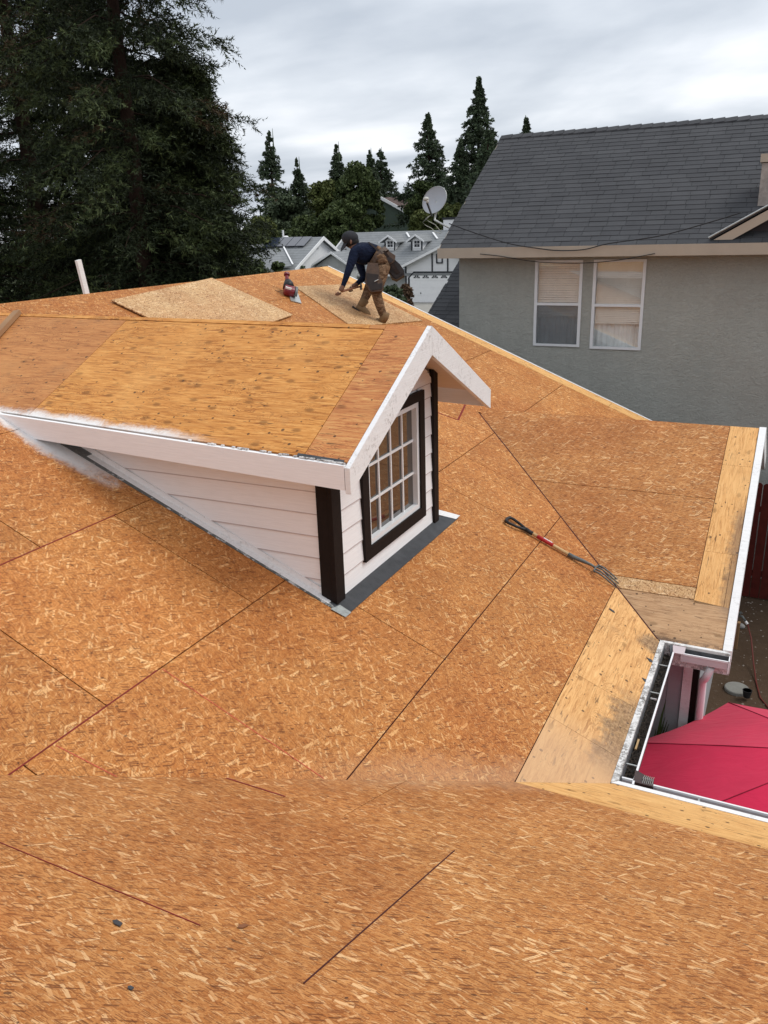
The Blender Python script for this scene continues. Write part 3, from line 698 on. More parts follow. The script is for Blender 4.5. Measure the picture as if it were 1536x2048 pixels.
# core walls
WX = -2.645; WY0, WY1 = 4.475, 6.25
core = MB()
core.poly([(WX, WY0, zM(WX, 0)), (WX, WY1, zM(WX, 0)), (WX, WY1, -1.16), (WX, 5.43, -0.74), (WX, WY0, -1.23)][::1]) if False else None
# side walls as slabs (bottom follows the main roof)
core.prism([(WX, WY0, zM(WX, 0) - 0.01), (-5.30, WY0, zM(-5.30, 0) - 0.01), (-5.30, WY0, -1.27), (WX, WY0, -1.24)], (0, 0.08, 0))
core.prism([(WX, WY1, zM(WX, 0) - 0.01), (-5.30, WY1, zM(-5.30, 0) - 0.01), (-5.30, WY1, -1.23), (WX, WY1, -1.16)], (0, -0.08, 0))
# front wall round the window opening
wy0, wy1, wz0, wz1 = 4.985, 5.925, -2.245, -1.335
zb = zM(WX, 0) - 0.02
core.box((WX - 0.09, WY0 + 0.081, zb), (WX, wy0, -1.26)); core.box((WX - 0.09, wy1, zb), (WX, WY1 - 0.081, -1.20))
core.box((WX - 0.09, wy0, zb), (WX, wy1, wz0))
core.prism([(WX, 4.56, -1.258), (WX, 6.16, -1.198), (WX, 5.43, -0.76)], (-0.09, 0, 0)) if False else None
core.prism([(WX, wy0, wz1), (WX, wy1, wz1), (WX, 6.16, -1.14), (WX, 5.43, -0.76), (WX, 4.56, -1.24)], (-0.09, 0, 0))
dormer = core.build('dormer', MT['white'], house, label='white gabled dormer with dark brown trim and a grid window')
# lap siding, side wall
def roofz(y): return -0.70 - 0.5365 * abs(y - 5.43)
laps = [-2.47, -2.315, -2.155, -1.995, -1.835, -1.675, -1.515, -1.355, -1.24]
def sideboard(ywall, out):
    for a, b in zip(laps[:-1], laps[1:]):
        top = min(b + 0.012, -1.235)
        xb = (-3.568 - a) / SL; xt = (-3.568 - top) / SL
        xe_ = WX - 0.012
        if xb > xe_: xb = xe_
        m = MB()
        w0 = 0.015 * out; w1 = 0.005 * out
        p = [P3(xe_, ywall + w0, a), P3(min(xb, xe_), ywall + w0, a), P3(xt, ywall + w1, top), P3(xe_, ywall + w1, top)]
        q = [P3(v_[0], ywall, v_[2]) for v_ in p]
        m.poly(p if out < 0 else p[::-1]); m.poly([p[0], q[0], q[1], p[1]]); m.poly([p[1], q[1], q[2], p[2]]); m.poly([p[2], q[2], q[3], p[3]]); m.poly([p[3], q[3], q[0], p[0]])
        sb_ = m.build('siding_board', MT['white_side'], dormer)
        if out < 0 and a > laps[0]: hb('lap_shadow_strip', (xe_ - 0.001, ywall + w0 - 0.0012, a - 0.001), (min(xb, xe_) + 0.01, ywall + w0 - 0.0002, a + 0.0055), MT['lap_shadow'], dormer)  # thin strip on the butt edge, coloured as the lap's shadow
sideboard(WY0, -1); sideboard(WY1, 1)
for k, (a, b) in enumerate(zip([-2.49] + laps[1:] + [-1.08, -0.92], laps[1:] + [-1.08, -0.92, -0.80])):
    top = b + 0.012
    def yr(z): return max(0.02, (-0.745 - z) / 0.5365)          # half width of gable at z
    ys = [(WY0 + 0.0, WY1)]
    l0, l1 = max(WY0, 5.43 - yr(a)), max(WY0, 5.43 - yr(top)); r0, r1 = min(WY1, 5.43 + yr(a)), min(WY1, 5.43 + yr(top))
    segs = []
    if a < wz0 - 0.06 and top < wz0: segs = [((l0, r0), (l1, r1))]
    elif a >= wz1: segs = [((l0, r0), (l1, r1))]
    else: segs = [((l0, wy0 - 0.02), (l1, wy0 - 0.02)), ((wy1 + 0.02, r0), (wy1 + 0.02, r1))]
    for (b0, b1), (t0, t1) in segs:
        if b1 - b0 < 0.02: continue
        m = MB(); p = [P3(WX + 0.015, b0, a), P3(WX + 0.015, b1, a), P3(WX + 0.005, t1, top), P3(WX + 0.005, t0, top)]; q = [P3(WX, v_[1], v_[2]) for v_ in p]
        m.poly(p); m.poly([p[0], q[0], q[1], p[1]]); m.poly([p[1], q[1], q[2], p[2]]); m.poly([p[2], q[2], q[3], p[3]]); m.poly([p[3], q[3], q[0], p[0]])
        sb_ = m.build('siding_board', MT['white'], dormer)
        if k: hb('lap_shadow_strip', (WX + 0.0152, b0, a - 0.001), (WX + 0.0162, b1, a + 0.0045), MT['lap_shadow'], dormer)
# dark corner trims
def trim(a, b): hb('corner_trim', a, b, MT['trim'], dormer, bevel=0.003)
trim((WX - 0.085, WY0 - 0.035, zM(WX, 0) + 0.0), (WX - 0.002, WY0 - 0.002, -1.30)); trim((WX - 0.001, WY0 - 0.035, zM(WX, 0) - 0.02), (WX + 0.036, WY0 + 0.085, -1.27))
trim((WX - 0.085, WY1 + 0.002, zM(WX, 0) + 0.0), (WX - 0.002, WY1 + 0.035, -1.20)); trim((WX - 0.001, WY1 - 0.055, zM(WX, 0) - 0.02), (WX + 0.036, WY1 + 0.035, -1.13))
# window surround (dark), frame, glass and muntins
wt = MB()
oy0, oy1, oz0, oz1 = 4.895, 6.01, -2.335, -1.262
for (a0, a1, c0, c1) in ((oy0, oy0 + 0.095, oz0, oz1), (oy1 - 0.09, oy1, oz0, oz1), (oy0 + 0.095, oy1 - 0.09, oz0, oz0 + 0.095), (oy0 + 0.095, oy1 - 0.09, oz1 - 0.075, oz1)):
    hb('window_trim', (WX + 0.001, a0, c0), (WX + 0.034, a1, c1), MT['trim'], dormer, bevel=0.002)
fr = MB(); fx0, fx1 = WX - 0.05, WX + 0.018
for (a0, a1, c0, c1) in ((wy0 + 0.004, wy0 + 0.045, wz0, wz1), (wy1 - 0.045, wy1 - 0.004, wz0, wz1), (wy0 + 0.045, wy1 - 0.045, wz0 + 0.004, wz0 + 0.045), (wy0 + 0.045, wy1 - 0.045, wz1 - 0.045, wz1 - 0.004)):
    fr.box((fx0, a0, c0), (fx1, a1, c1))
wfr = fr.build('window_frame', MT['vinyl'], dormer, bevel=0.003)
gy0, gy1, gz0, gz1 = wy0 + 0.045, wy1 - 0.045, wz0 + 0.045, wz1 - 0.045
gx = WX - 0.020
for k in (1, 2, 3):
    y = gy0 + (gy1 - gy0) * k / 4; hb('muntin', (gx - 0.004, y - 0.009, gz0), (gx + 0.008, y + 0.009, gz1), MT['vinyl'], dormer)
for k in (1, 2):
    z = gz0 + (gz1 - gz0) * k / 3; hb('muntin', (gx - 0.0035, gy0, z - 0.009), (gx + 0.0075, gy1, z + 0.009), MT['vinyl'], dormer)
MG = Mat('dark_reflective_glass'); MG.finish((0.030, 0.024, 0.018), 0.04, 1.0); MG.b.inputs['IOR'].default_value = 1.75
MG.bump(MG.noise(MG.pos(), 3, 2), 0.02, 0.01)
MT['glass'] = MG.m
for i in range(4):
    for j in range(3):
        y0 = gy0 + (gy1 - gy0) * i / 4 + (0.0095 if i else 0); y1 = gy0 + (gy1 - gy0) * (i + 1) / 4 - (0.0095 if i < 3 else 0)
        z0 = gz0 + (gz1 - gz0) * j / 3 + (0.0095 if j else 0); z1 = gz0 + (gz1 - gz0) * (j + 1) / 3 - (0.0095 if j < 2 else 0)
        hb('window_pane', (gx - 0.012, y0, z0), (gx - 0.006, y1, z1), MT['glass'], dormer)
# roof of the dormer: sheets on both slopes
def bil(A, B, Cc_, D, s, t):   # A front ridge, B front eave, C back eave, D back ridge
    return (A * (1 - s) + D * s) * (1 - t) + (B * (1 - s) + Cc_ * s) * t
def slopepanel(name, A, B, C_, D, x0, x1, t0, t1, mat, lift=0.0, thick=0.013, n=6, label=None):
    """panel between plan distances x0..x1 from the front"""
    m = MB()
    def pt(x, t):
        # s such that the point's x equals x
        fx = A[0] * (1 - t) + B[0] * t; bx = D[0] * (1 - t) + C_[0] * t
        s = min(1.0, (x - fx) / (bx - fx)); return bil(A, B, C_, D, s, t)
    nr = np.cross(B - A, D - A); nr /= np.linalg.norm(nr)
    if nr[2] < 0: nr = -nr
    ts = [t0 + (t1 - t0) * i / n for i in range(n + 1)]
    L = [pt(x0, t) + nr * lift for t in ts]; R = [pt(x1, t) + nr * lift for t in ts]
    top = L + R[::-1]
    m.prism(top, -nr * thick, [(p[0], p[1] * 1.13) for p in top])
    return m.build(name, mat, dormer, label=label)
def both(name, x0, x1, t0, t1, mat, **k):
    slopepanel(name, AF, EF, EB, RB, x0, x1, t0, t1, mat, **k)
    slopepanel(name, AF, EF2, EB2, RB, x0, x1, t0, t1, mat, **k)
both('dormer_sheet', -2.335, -2.650, 0.0, 0.985, MT['ply_red'], lift=0.003)
both('dormer_sheet', -2.658, -5.163, 0.038, 0.985, MT['ply_yellow'])
both('dormer_sheet', -5.170, -6.98, 0.038, 0.985, MT['ply_brown'])
both('ridge_strip', -2.79, -5.0, 0.0, 0.031, MT['ply_yellow'], lift=0.002); both('ridge_strip', -5.004, -6.98, 0.0, 0.031, MT['ply_yellow'], lift=0.002)
both('dormer_deck', -2.34, -6.98, 0.004, 0.984, MT['deck'], lift=-0.0132, thick=0.001)
both('ridge_strip', -2.656, -2.786, 0.0, 0.031, MT['ply_brown'])
both('roof_underside', -2.34, -6.98, 0.004, 0.98, MT['soffit'], lift=-0.0145, thick=0.02)
# eave fascia boards and barge boards
def plank(name, a, b, h, th, side, mat, topcut=0.0):
    a, b, sdv = P3(*a), P3(*b), P3(*side) * th
    m = MB(); m.prism([a, b, b + sdv, a + sdv], (0, 0, -h)); return m.build(name, mat, dormer, bevel=0.0015)
plank('eave_fascia', (-2.335, 4.172, -1.364), (-5.62, 4.312, -1.286), 0.155, 0.032, (0, -1, 0), MT['white_side'])
plank('eave_fascia', (-2.335, 6.688, -1.364), (-5.62, 6.86, -1.286), 0.155, 0.032, (0, 1, 0), MT['white_side'])
def barge(A, B):
    m = MB(); A, B = P3(*A), P3(*B)
    m.prism([A + P3(0, 0, 0.006), B + P3(0, 0, 0.006), B + P3(0, 0, 0.006 - 0.165), A + P3(0, 0, 0.006 - 0.205)], (-0.035, 0, 0)); m.build('barge_board', MT['white_barge'], dormer, bevel=0.0015)
barge((-2.295, 5.4285, -0.69), (-2.295, 4.14, -1.382)); barge((-2.295, 5.4315, -0.69), (-2.295, 6.722, -1.382))
# thin metal edge on top of barge boards' back and paper scrap line along the eave
m = MB()
for k in range(60):
    x = -2.35 - 0.022 * k; t = (x + 2.335) / (-5.62 + 2.335); y = 4.172 + 0.14 * t; z = -1.360 + 0.078 * t
    if random.random() < 0.75 - k * 0.008: m.obox((x, y + random.uniform(-0.012, 0.004), z + 0.004), (0.011, 0, 0), (0, random.uniform(0.003, 0.009), 0), (0, 0, 0.004))
m.build('flaking_paint', MT['white_old'], dormer, kind='stuff')
m = MB(); m.prism([(-2.36, 4.176, -1.355), (-2.70, 4.19, -1.347), (-2.70, 4.215, -1.335), (-2.36, 4.20, -1.345)], (0, 0, -0.003)); m.build('felt_edge', MT['felt'], dormer)
# side flashing, painted kick strip, front apron
def onM(x, y, l=0.0): return P3(x, y, zM(x, 0)) + nM * l
m = MB(); m.prism([onM(-2.53, 4.385, .006), onM(-5.45, 4.365, .006), onM(-5.45, 4.47, .006), onM(-2.53, 4.47, .006)], -nM * 0.005)
FM = Mat('spattered_flashing'); fp = FM.pos(); fnn = FM.noise(fp, 14, 6, 0.8)
fxx = FM.xyz(fp)[0]
fc_ = FM.mix(FM.math('MULTIPLY', FM.sstep(fnn, 0.52, 0.58), 0.9), (0.105, 0.11, 0.105), (0.55, 0.56, 0.55))
fc_ = FM.mix(FM.math('SUBTRACT', 1.0, FM.sstep(fxx, -5.0, -4.2)), fc_, (0.13, 0.13, 0.125))
m.build('side_flashing', FM.finish(fc_, 0.55), dormer)
m = MB(); m.prism([onM(-2.66, 4.40, .010), onM(-4.72, 4.40, .010), onM(-4.72, 4.452, .010), onM(-2.66, 4.452, .010)], -nM * 0.003)
m.prism([onM(-2.66, 4.453, .055), onM(-4.72, 4.453, .055), onM(-4.72, 4.459, .055), onM(-2.66, 4.459, .055)], -nM * 0.06)
m.build('kick_flashing', MT['white_scuff'], dormer)
m = MB(); m.prism([onM(-2.655, 4.42, .008), onM(-2.515, 4.385, .008), onM(-2.515, 6.50, .008), onM(-2.655, 6.34, .008)], -nM * 0.004)
m.prism([(WX + 0.016, 4.56, zM(WX, 0) + 0.07), (WX + 0.016, 6.20, zM(WX, 0) + 0.07), (WX + 0.020, 6.20, zM(WX, 0) + 0.07), (WX + 0.020, 4.56, zM(WX, 0) + 0.07)], (0, 0, -0.10)) if False else None
m.build('apron_flashing', MT['felt'], dormer)
m = MB(); m.prism([onM(-2.62, 4.36, .011), onM(-2.51, 4.37, .011), onM(-2.51, 4.45, .011), onM(-2.60, 4.455, .011)], -nM * 0.002); m.build('flashing_corner', MT['galv'], dormer)
m = MB(); m.prism([onM(-2.70, 6.33, .011), onM(-2.52, 6.46, .011), onM(-2.52, 6.56, .011), onM(-2.74, 6.42, .011)], -nM * 0.002); m.build('flashing_corner', MT['white_scuff'], dormer)

# ------------------------------------------------------------------ loose things on the roof
def onplane(px, py, which='M'):
    v = sight(px, py)
    if which == 'M': t = -3.568 / (SL * v[0] + v[2])
    elif which == 'F': t = -1.4747 / (SL * v[1] + v[2])
    else: t = -5.5987 / (-MR * v[1] + v[2])
    return v * t
# loose sheet of new OSB lying behind the dormer
m = MB(); q = [(-6.83, 7.05), (-7.06, 9.18), (-5.92, 9.32), (-5.69, 7.19)]
m.prism([P3(x, y, zM(x, 0)) + nM * 0.030 for x, y in q], -nM * 0.012, [(y, x * KM) for x, y in q])
tag(m.build('loose_osb_sheet', MT['osb_fresh']), 'pale new OSB sheet lying loose behind the dormer ridge', 'board')
q = [(-6.60, 10.50), (-6.43, 11.92), (-5.15, 11.80), (-5.42, 10.02)]
m = MB(); m.prism([P3(x, y, zM(x, 0)) + nM * 0.014 for x, y in q], -nM * 0.012, [(y, x * KM) for x, y in q])
tag(m.build('new_osb_sheet', MT['osb_fresh']), 'pale new OSB sheet under the worker beside the far rake', 'board')
# stick of lumber on the dormer roof's back end
a = P3(-6.66, 5.60, -0.665); 
m = MB(); m.beam((-6.56, 5.56, -0.668), (-6.42, 5.05, -0.905), 0.07, 0.04, up=(0, -0.5, 1)); m.v = m.v
o = m.build('wood_stick', MT['lumber']); tag(o, 'short weathered piece of lumber lying on the dormer roof at the left edge', 'lumber')
# white board sticking up behind the ridge
m = MB(); b0 = atX(176, 600, -7.3); t0_ = atX(156, 520, -7.3)
m.beam(b0 - (t0_ - b0) * 0.8, t0_, 0.065, 0.035, up=(1, 0, 0)); tag(m.build('white_board', MT['white_scuff']), 'white painted board standing up behind the far left ridge', 'board')
# scraps
def scrap(px, py, pl, sx, sy, mat, label, nm='roofing_scrap'):
    c = onplane(px, py, pl); nr = {'M': nM, 'F': nF, 'R': nR}[pl]
    a = np.cross(nr, P3(0.3, 1, 0)); a /= np.linalg.norm(a); b = np.cross(nr, a)
    m = MB(); m.prism([c + nr * 0.006 + a * sx * u + b * sy * w for u, w in ((-1, .3), (-.4, -1), (.9, -.6), (1, .5), (.1, .9))], -nr * 0.003)
    return tag(m.build(nm, mat), label, 'scrap')
scrap(235, 1849, 'F', 0.022, 0.012, MT['felt'], 'largest black felt scrap lying on the foreground sheathing')
scrap(485, 1855, 'F', 0.010, 0.022, simple('brown_chip', (0.2, 0.08, 0.035), 0.8), 'brown wood chip lying on the foreground sheathing', 'wood_chip')
scrap(261, 1979, 'F', 0.010, 0.008, MT['felt'], 'tiny black crumb near the bottom left corner of the picture')
scrap(1224, 1222, 'M', 0.03, 0.014, MT['felt'], 'dark felt scrap on the plywood strip just below the fork tines')
scrap(530, 752, 'M', 0.001, 0.001, MT['felt'], 'dark scrap lying hidden under the dormer roof') if False else None

# ------------------------------------------------------------------ garden fork
def fork():
    h0 = onplane(1012, 1043); h1 = onplane(1237, 1172)
    d = h1 - h0; L = np.linalg.norm(d); d /= L; sdv = np.cross(d, nM)
    t = thing('garden_fork', h0, 'garden fork with black grip and red labelled wooden shaft lying on the sheathing', 'garden fork')
    P = lambda s, w=0.0, u=0.02: h0 + d * s * L + sdv * w + nM * u
    m = MB(); n = 16; pts = []
    pts = [P(0.185, 0, .03), P(0.15, 0.018, .03), P(0.10, 0.045, .03), P(0.03, 0.062, .03), P(0.006, 0.052, .03), P(0.0, 0, .03), P(0.006, -0.052, .03), P(0.03, -0.062, .03), P(0.10, -0.045, .03), P(0.15, -0.018, .03), P(0.185, 0, .03)]
    m.tube(pts, [.016, .014, .013, .014, .016, .017, .016, .014, .013, .014, .016], 8); m.tube([P(0.165, 0, .03), P(0.235, 0, .027)], [0.022, 0.019], 10)
    m.build('grip', MT['black'], t, smooth=True)
    m = MB(); m.tube([P(0.20, 0, .028), P(0.60, 0, .026)], 0.0165, 12); sh = m.build('shaft', MT['ash'], t, smooth=True)
    m = MB(); m.tube([P(0.275, 0, .0275), P(0.42, 0, .027)], 0.0178, 14); m.build('red_band', MT['redpaint'], sh, smooth=True)
    m = MB(); c = P(0.365, 0, 0.045); m.obox(c - nM * 0.0 + sdv * -0.004, d * 0.045, sdv * 0.006, nM * 0.0022); m.build('label_patch', MT['label'], sh)
    m = MB(); m.tube([P(0.555, 0, .026), P(0.60, 0, .027), P(0.68, 0, .040), P(0.75, 0, .048), P(0.79, 0, .045)], [0.020, 0.0205, 0.017, 0.012, 0.010], 10); m.build('socket', MT['steel'], t, smooth=True)
    m = MB(); m.tube([P(0.80, -0.075, .036), P(0.788, -0.06, .043), P(0.785, 0, .046), P(0.788, 0.06, .043), P(0.80, 0.075, .036)], 0.0085, 8); m.build('crossbar', MT['steel'], t, smooth=True)
    for w in (-0.075, -0.026, 0.026, 0.075):
        m = MB(); m.tube([P(0.787, w, .044), P(0.83, w, .050), P(0.90, w * 0.99, .036), P(0.96, w * 0.96, .018), P(1.0 + 0.01 * (abs(w) < 0.05), w * 0.94, .007)], [0.0075, 0.0075, 0.0072, 0.006, 0.002], 6); m.build('tine', MT['steel'], t, smooth=True)
fork()

# ------------------------------------------------------------------ circular saw
def saw():
    c = onplane(577, 590); 
    ax = onplane(590, 612) - onplane(556, 548); ax[2] = 0; ax = ax - nM * np.dot(ax, nM); ax /= np.linalg.norm(ax)     # points from handle to blade
    sdv = np.cross(nM, ax); t = thing('circular_saw', c, 'red and black circular saw resting on the sheathing left of the worker', 'saw')
    KS = 1.0
    P = lambda a, b, u: c + (ax * a + sdv * b + nM * u) * KS
    # side which is to the right in view
    s = 1.0 if np.dot(CAMROT[0], sdv) > 0 else -1.0
    m = MB(); m.obox(P(0.05, s * 0.075, .012), ax * 0.23, sdv * 0.075, nM * 0.006); m.build('base_plate', MT['metal'], t, bevel=0.004)
    m = MB(); pts = []
    for k in range(17):
        a = math.pi * k / 16; pts.append(P(0.05 - 0.105 * math.cos(a), s * 0.055, 0.05 + 0.105 * math.sin(a)))
    m.prism(pts, sdv * s * 0.035); m.build('blade_guard', MT['steel'], t, bevel=0.004)
    m = MB(); m.prism([P(0.05 + 0.085 * math.cos(2 * math.pi * k / 20), s * 0.070, 0.05 + 0.085 * math.sin(2 * math.pi * k / 20)) for k in range(20)], sdv * 0.003); m.build('blade', MT['metal'], t)
    m = MB(); m.tube([P(0.055, s * 0.05, .075), P(0.055, -s * 0.01, .075), P(0.055, -s * 0.075, .075), P(0.055, -s * 0.09, .075)], [0.075, 0.078, 0.075, 0.055], 16); m.build('motor_housing', MT['toolred'], t, smooth=False, bevel=0.004)
    m = MB(); m.obox(P(0.095, -s * 0.045, .125), ax * 0.030, sdv * 0.040, nM * 0.012); m.build('maker_plate', MT['label'], t)
    m = MB(); m.tube([P(0.0, -s * 0.02, .09), P(-0.06, -s * 0.03, .13), P(-0.11, -s * 0.04, .15), P(-0.13, -s * 0.045, .155)], [0.085, 0.072, 0.05, 0.035], 12); m.build('rear_handle', MT['black'], t, smooth=True)
    m = MB(); m.tube([P(-0.13, -s * 0.045, .155), P(-0.17, -s * 0.055, .185), P(-0.20, -s * 0.06, .21)], [0.032, 0.026, 0.022], 10); m.tube([P(-0.20, -s * 0.06, .21), P(-0.225, -s * 0.062, .23)], [0.045, 0.040], 8); m.build('cord_plug', MT['toolred'], t)
    m = MB(); m.tube([P(-0.10, s * 0.09, .02), P(-0.14, s * 0.085, .05)], [0.007, 0.011], 8); m.build('lock_lever', MT['black'], t)
    m = MB(); m.tube([P(-0.01, -s * 0.06, .05), P(-0.03, -s * 0.12, .02), P(0.0, -s * 0.15, .01), P(-0.03, -s * 0.19, .008)], 0.004, 6); m.build('cord', MT['black'], t)
saw()

# ------------------------------------------------------------------ the neighbour's house
def stucco():
    M = Mat('grey_green_stucco'); p = M.pos()
    f = M.noise(p, 1.2, 5, 0.6); g = M.noise(M.mapping(p, scale=(1, 1, 1.7)), 15, 6, 0.75, 1.0); g2 = M.noise(p, 6, 4, 0.6)
    c = M.mix(f, (0.37, 0.375, 0.34), (0.47, 0.47, 0.425))
    c = M.mix(1.0, c, M.ramp(g, [(0.3, 0.86), (0.7, 1.10)]), 'MULTIPLY')
    x, y, z = M.xyz(p)
    run = M.noise(M.mapping(p, scale=(3.0, 1, 0.35)), 1.6, 5, 0.7)
    c = M.mix(1.0, c, M.ramp(run, [(0.35, 0.96), (0.62, 1.02)]), 'MULTIPLY')
    warm = M.math('MULTIPLY', M.sstep(M.noise(p, 0.8, 3, 0.5), 0.4, 0.62), M.sstep(x, -3.0, 0.0))
    c = M.mix(M.math('MULTIPLY', warm, 0.4), c, (0.38, 0.345, 0.30))
    M.bump(M.math('ADD', g, M.math('MULTIPLY', g2, 0.8)), 0.75, 0.04); return M.finish(c, 0.9, 0.15)
ST = stucco()
TAN = simple('tan_fascia', (0.40, 0.335, 0.265), 0.7, 0.06, 3)
NB = thing('neighbour_house', (-1, 18, GZ), 'grey green stucco house with dark shingle roof and two white windows', 'house')
YW = 14.5
def nbx(name, a, b, mat, parent=NB, **k): return hb(name, a, b, mat, parent, **k)
W1 = (-4.165, -3.335, -2.125, -0.665); W2 = (-3.155, -2.295, -2.145, -0.665)
def nwall():
    m = MB(); x0, x1, z0, z1 = -5.58, 5.5, GZ, -0.44
    for (a, b, c, d) in ((x0, W1[0], z0, z1), (W1[1], W2[0], z0, z1), (W2[1], x1, z0, z1), (W1[0], W1[1], z0, W1[2]), (W1[0], W1[1], W1[3], z1), (W2[0], W2[1], z0, W2[2]), (W2[0], W2[1], W2[3], z1)):
        m.poly([(a, YW, c), (b, YW, c), (b, YW, d), (a, YW, d)])
    for (a, b, c, d) in (W1, W2):
        y2 = YW + 0.14
        m.poly([(a, YW, c), (a, YW, d), (a, y2, d), (a, y2, c)]); m.poly([(b, YW, d), (b, YW, c), (b, y2, c), (b, y2, d)])
        m.poly([(a, YW, c), (a, y2, c), (b, y2, c), (b, YW, c)]); m.poly([(a, y2, d), (a, YW, d), (b, YW, d), (b, y2, d)])
    m.poly([(x0, YW, z0), (x0, YW, z1), (x0, 20.4, z1), (x0, 20.4, z0)]); m.poly([(x1, YW, z1), (x1, YW, z0), (x1, 20.4, z0), (x1, 20.4, z1)])
    m.poly([(x0, 20.4, z0), (x0, 20.4, z1), (x1, 20.4, z1), (x1, 20.4, z0)])
    m.prism([(x0, YW + 0.01, z1), (x0, 20.39, z1), (x0, 17.45, 1.50)], (0.1, 0, 0)); m.prism([(x1, YW + 0.01, z1), (x1, 20.39, z1), (x1, 17.45, 1.50)], (-0.1, 0, 0))
    return m.build('wall', ST, NB)
nwall()
def glassy(name, col, rough, mixf):
    M = Mat(name); g_ = M.n('ShaderNodeBsdfGlossy'); g_.inputs['Roughness'].default_value = rough; g_.inputs[0].default_value = (0.9, 0.93, 0.95, 1)
    t = M.n('ShaderNodeBsdfTransparent'); t.inputs[0].default_value = (*col, 1); mx = M.n('ShaderNodeMixShader'); mx.inputs[0].default_value = mixf
    M.t.links.new(t.outputs[0], mx.inputs[1]); M.t.links.new(g_.outputs[0], mx.inputs[2]); M.t.links.new(mx.outputs[0], M.out.inputs[0]); return M.m
PANE = glassy('window_glass', (0.95, 0.96, 0.96), 0.02, 0.09)
SCREEN = glassy('insect_screen', (0.72, 0.73, 0.74), 0.5, 0.10)
BLIND = simple('cream_blind', (0.86, 0.84, 0.79), 0.6, 0.05); BLIND2 = simple('cream_blind_warm', (0.88, 0.84, 0.77), 0.6, 0.06)
CURT = simple('pale_curtain', (0.78, 0.79, 0.78), 0.8, 0.15, 3)
def nwin(W, k):
    x0, x1, z0, z1 = W; zm = z0 + (z1 - z0) * 0.497; t = 0.05
    w = MB()
    for (a, b, c, d) in ((x0, x0 + t, z0, z1), (x1 - t, x1, z0, z1), (x0 + t, x1 - t, z0, z0 + 0.04), (x0 + t, x1 - t, z1 - 0.04, z1), (x0 + t, x1 - t, zm - 0.022, zm + 0.022)): w.box((a, YW - 0.022, c), (b, YW + 0.05, d))
    fr = w.build('window', MT['vinyl'], NB, bevel=0.004)
    nbx('pane', (x0 + t, YW + 0.012, zm + 0.022), (x1 - t, YW + 0.016, z1 - 0.04), PANE, fr)
    nbx('pane', (x0 + t, YW + 0.020, z0 + 0.04), (x1 - t, YW + 0.024, zm - 0.022), PANE, fr)
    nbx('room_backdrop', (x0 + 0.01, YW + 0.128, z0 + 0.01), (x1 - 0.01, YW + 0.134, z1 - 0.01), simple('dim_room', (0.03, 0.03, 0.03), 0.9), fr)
    # curtain: pleated
    m = MB(); n = 40; ys = [YW + 0.112 + 0.010 * math.sin(i * 1.3) + 0.004 * math.sin(i * 3.1) for i in range(n + 1)]
    for i in range(n):
        a = x0 + 0.03 + (x1 - x0 - 0.06) * i / n; b = x0 + 0.03 + (x1 - x0 - 0.06) * (i + 1) / n
        m.poly([(a, ys[i], z0 + 0.01), (b, ys[i + 1], z0 + 0.01), (b, ys[i + 1], z1 - 0.02), (a, ys[i], z1 - 0.02)])
    m.build('curtain', CURT, fr)
    zs = z1 - 0.05; zend = (zm - 0.20) if k == 0 else (z0 + 0.44); sp = 0.040 if k == 0 else 0.030; i = 0
    m = MB()
    while zs - i * sp > zend:
        z = zs - i * sp; tilt = 0.0
        if k == 0 and z < zm - 0.10: tilt = 0.028 * (zm - 0.10 - z) / 0.1
        m.prism([(x0 + 0.055, YW + 0.055, z - tilt - 0.012), (x1 - 0.055, YW + 0.055, z + tilt - 0.012), (x1 - 0.055, YW + 0.068, z + tilt + sp * 0.36), (x0 + 0.055, YW + 0.068, z - tilt + sp * 0.36)], (0, 0.002, -0.001)); i += 1
    m.build('blind', BLIND if k == 0 else BLIND2, fr, kind='stuff')
    nbx('blind_rail', (x0 + 0.055, YW + 0.05, zend - 0.015), (x1 - 0.055, YW + 0.07, zend + 0.008), BLIND, fr)
    if k == 0: nbx('insect_screen', (x0 + t, YW - 0.006, z0 + 0.04), (x1 - t, YW - 0.004, zm - 0.022), SCREEN, fr)
nwin(W1, 0); nwin(W2, 1)
# roof
YEV, ZEV, S2 = 14.05, -0.43, 0.60; K2 = math.sqrt(1 + S2 * S2); XL = -5.80; YRG = 17.45
zN = lambda y: ZEV + S2 * (y - YEV); nN = np.array([0, -S2, 1]) / K2; uN = np.array([0, 1, S2]) / K2
def shingle_mat(name, c0, c1):
    M = Mat(name); p = M.pos(); r = M.math('FRACT', M.math('ADD', M.rnd(), M.math('MULTIPLY', M.island(), 7.31)))
    c = M.mix(r, (*c0, 1), (*c1, 1)); g_ = M.noise(p, 160, 3, 0.7); f = M.noise(p, 1.6, 4, 0.6)
    c = M.mix(1.0, c, M.ramp(g_, [(0.3, 0.75), (0.7, 1.25)]), 'MULTIPLY'); c = M.mix(1.0, c, M.ramp(f, [(0.3, 0.90), (0.7, 1.12)]), 'MULTIPLY')
    M.bump(g_, 0.4, 0.004); return M.finish(c, 0.88, 0.25)
SH = shingle_mat('charcoal_shingle', (0.052, 0.053, 0.057), (0.066, 0.067, 0.071))
m = MB(); m.prism([(XL + 0.02, YEV + 0.01, zN(YEV + 0.01)), (5.7, YEV + 0.01, zN(YEV + 0.01)), (5.7, YRG, zN(YRG)), (XL + 0.02, YRG, zN(YRG))], (0, 0, -0.10)); nroof = m.build('roof', simple('dark_felt', (0.03, 0.03, 0.032), 0.9), NB)
m = MB(); m.prism([(XL, 20.85, zN(14.05)), (5.7, 20.85, zN(14.05)), (5.7, YRG, zN(YRG)), (XL, YRG, zN(YRG))], (0, 0, -0.10)); m.build('roof', SH, NB)
EXPO = 0.1415; TW = 0.305
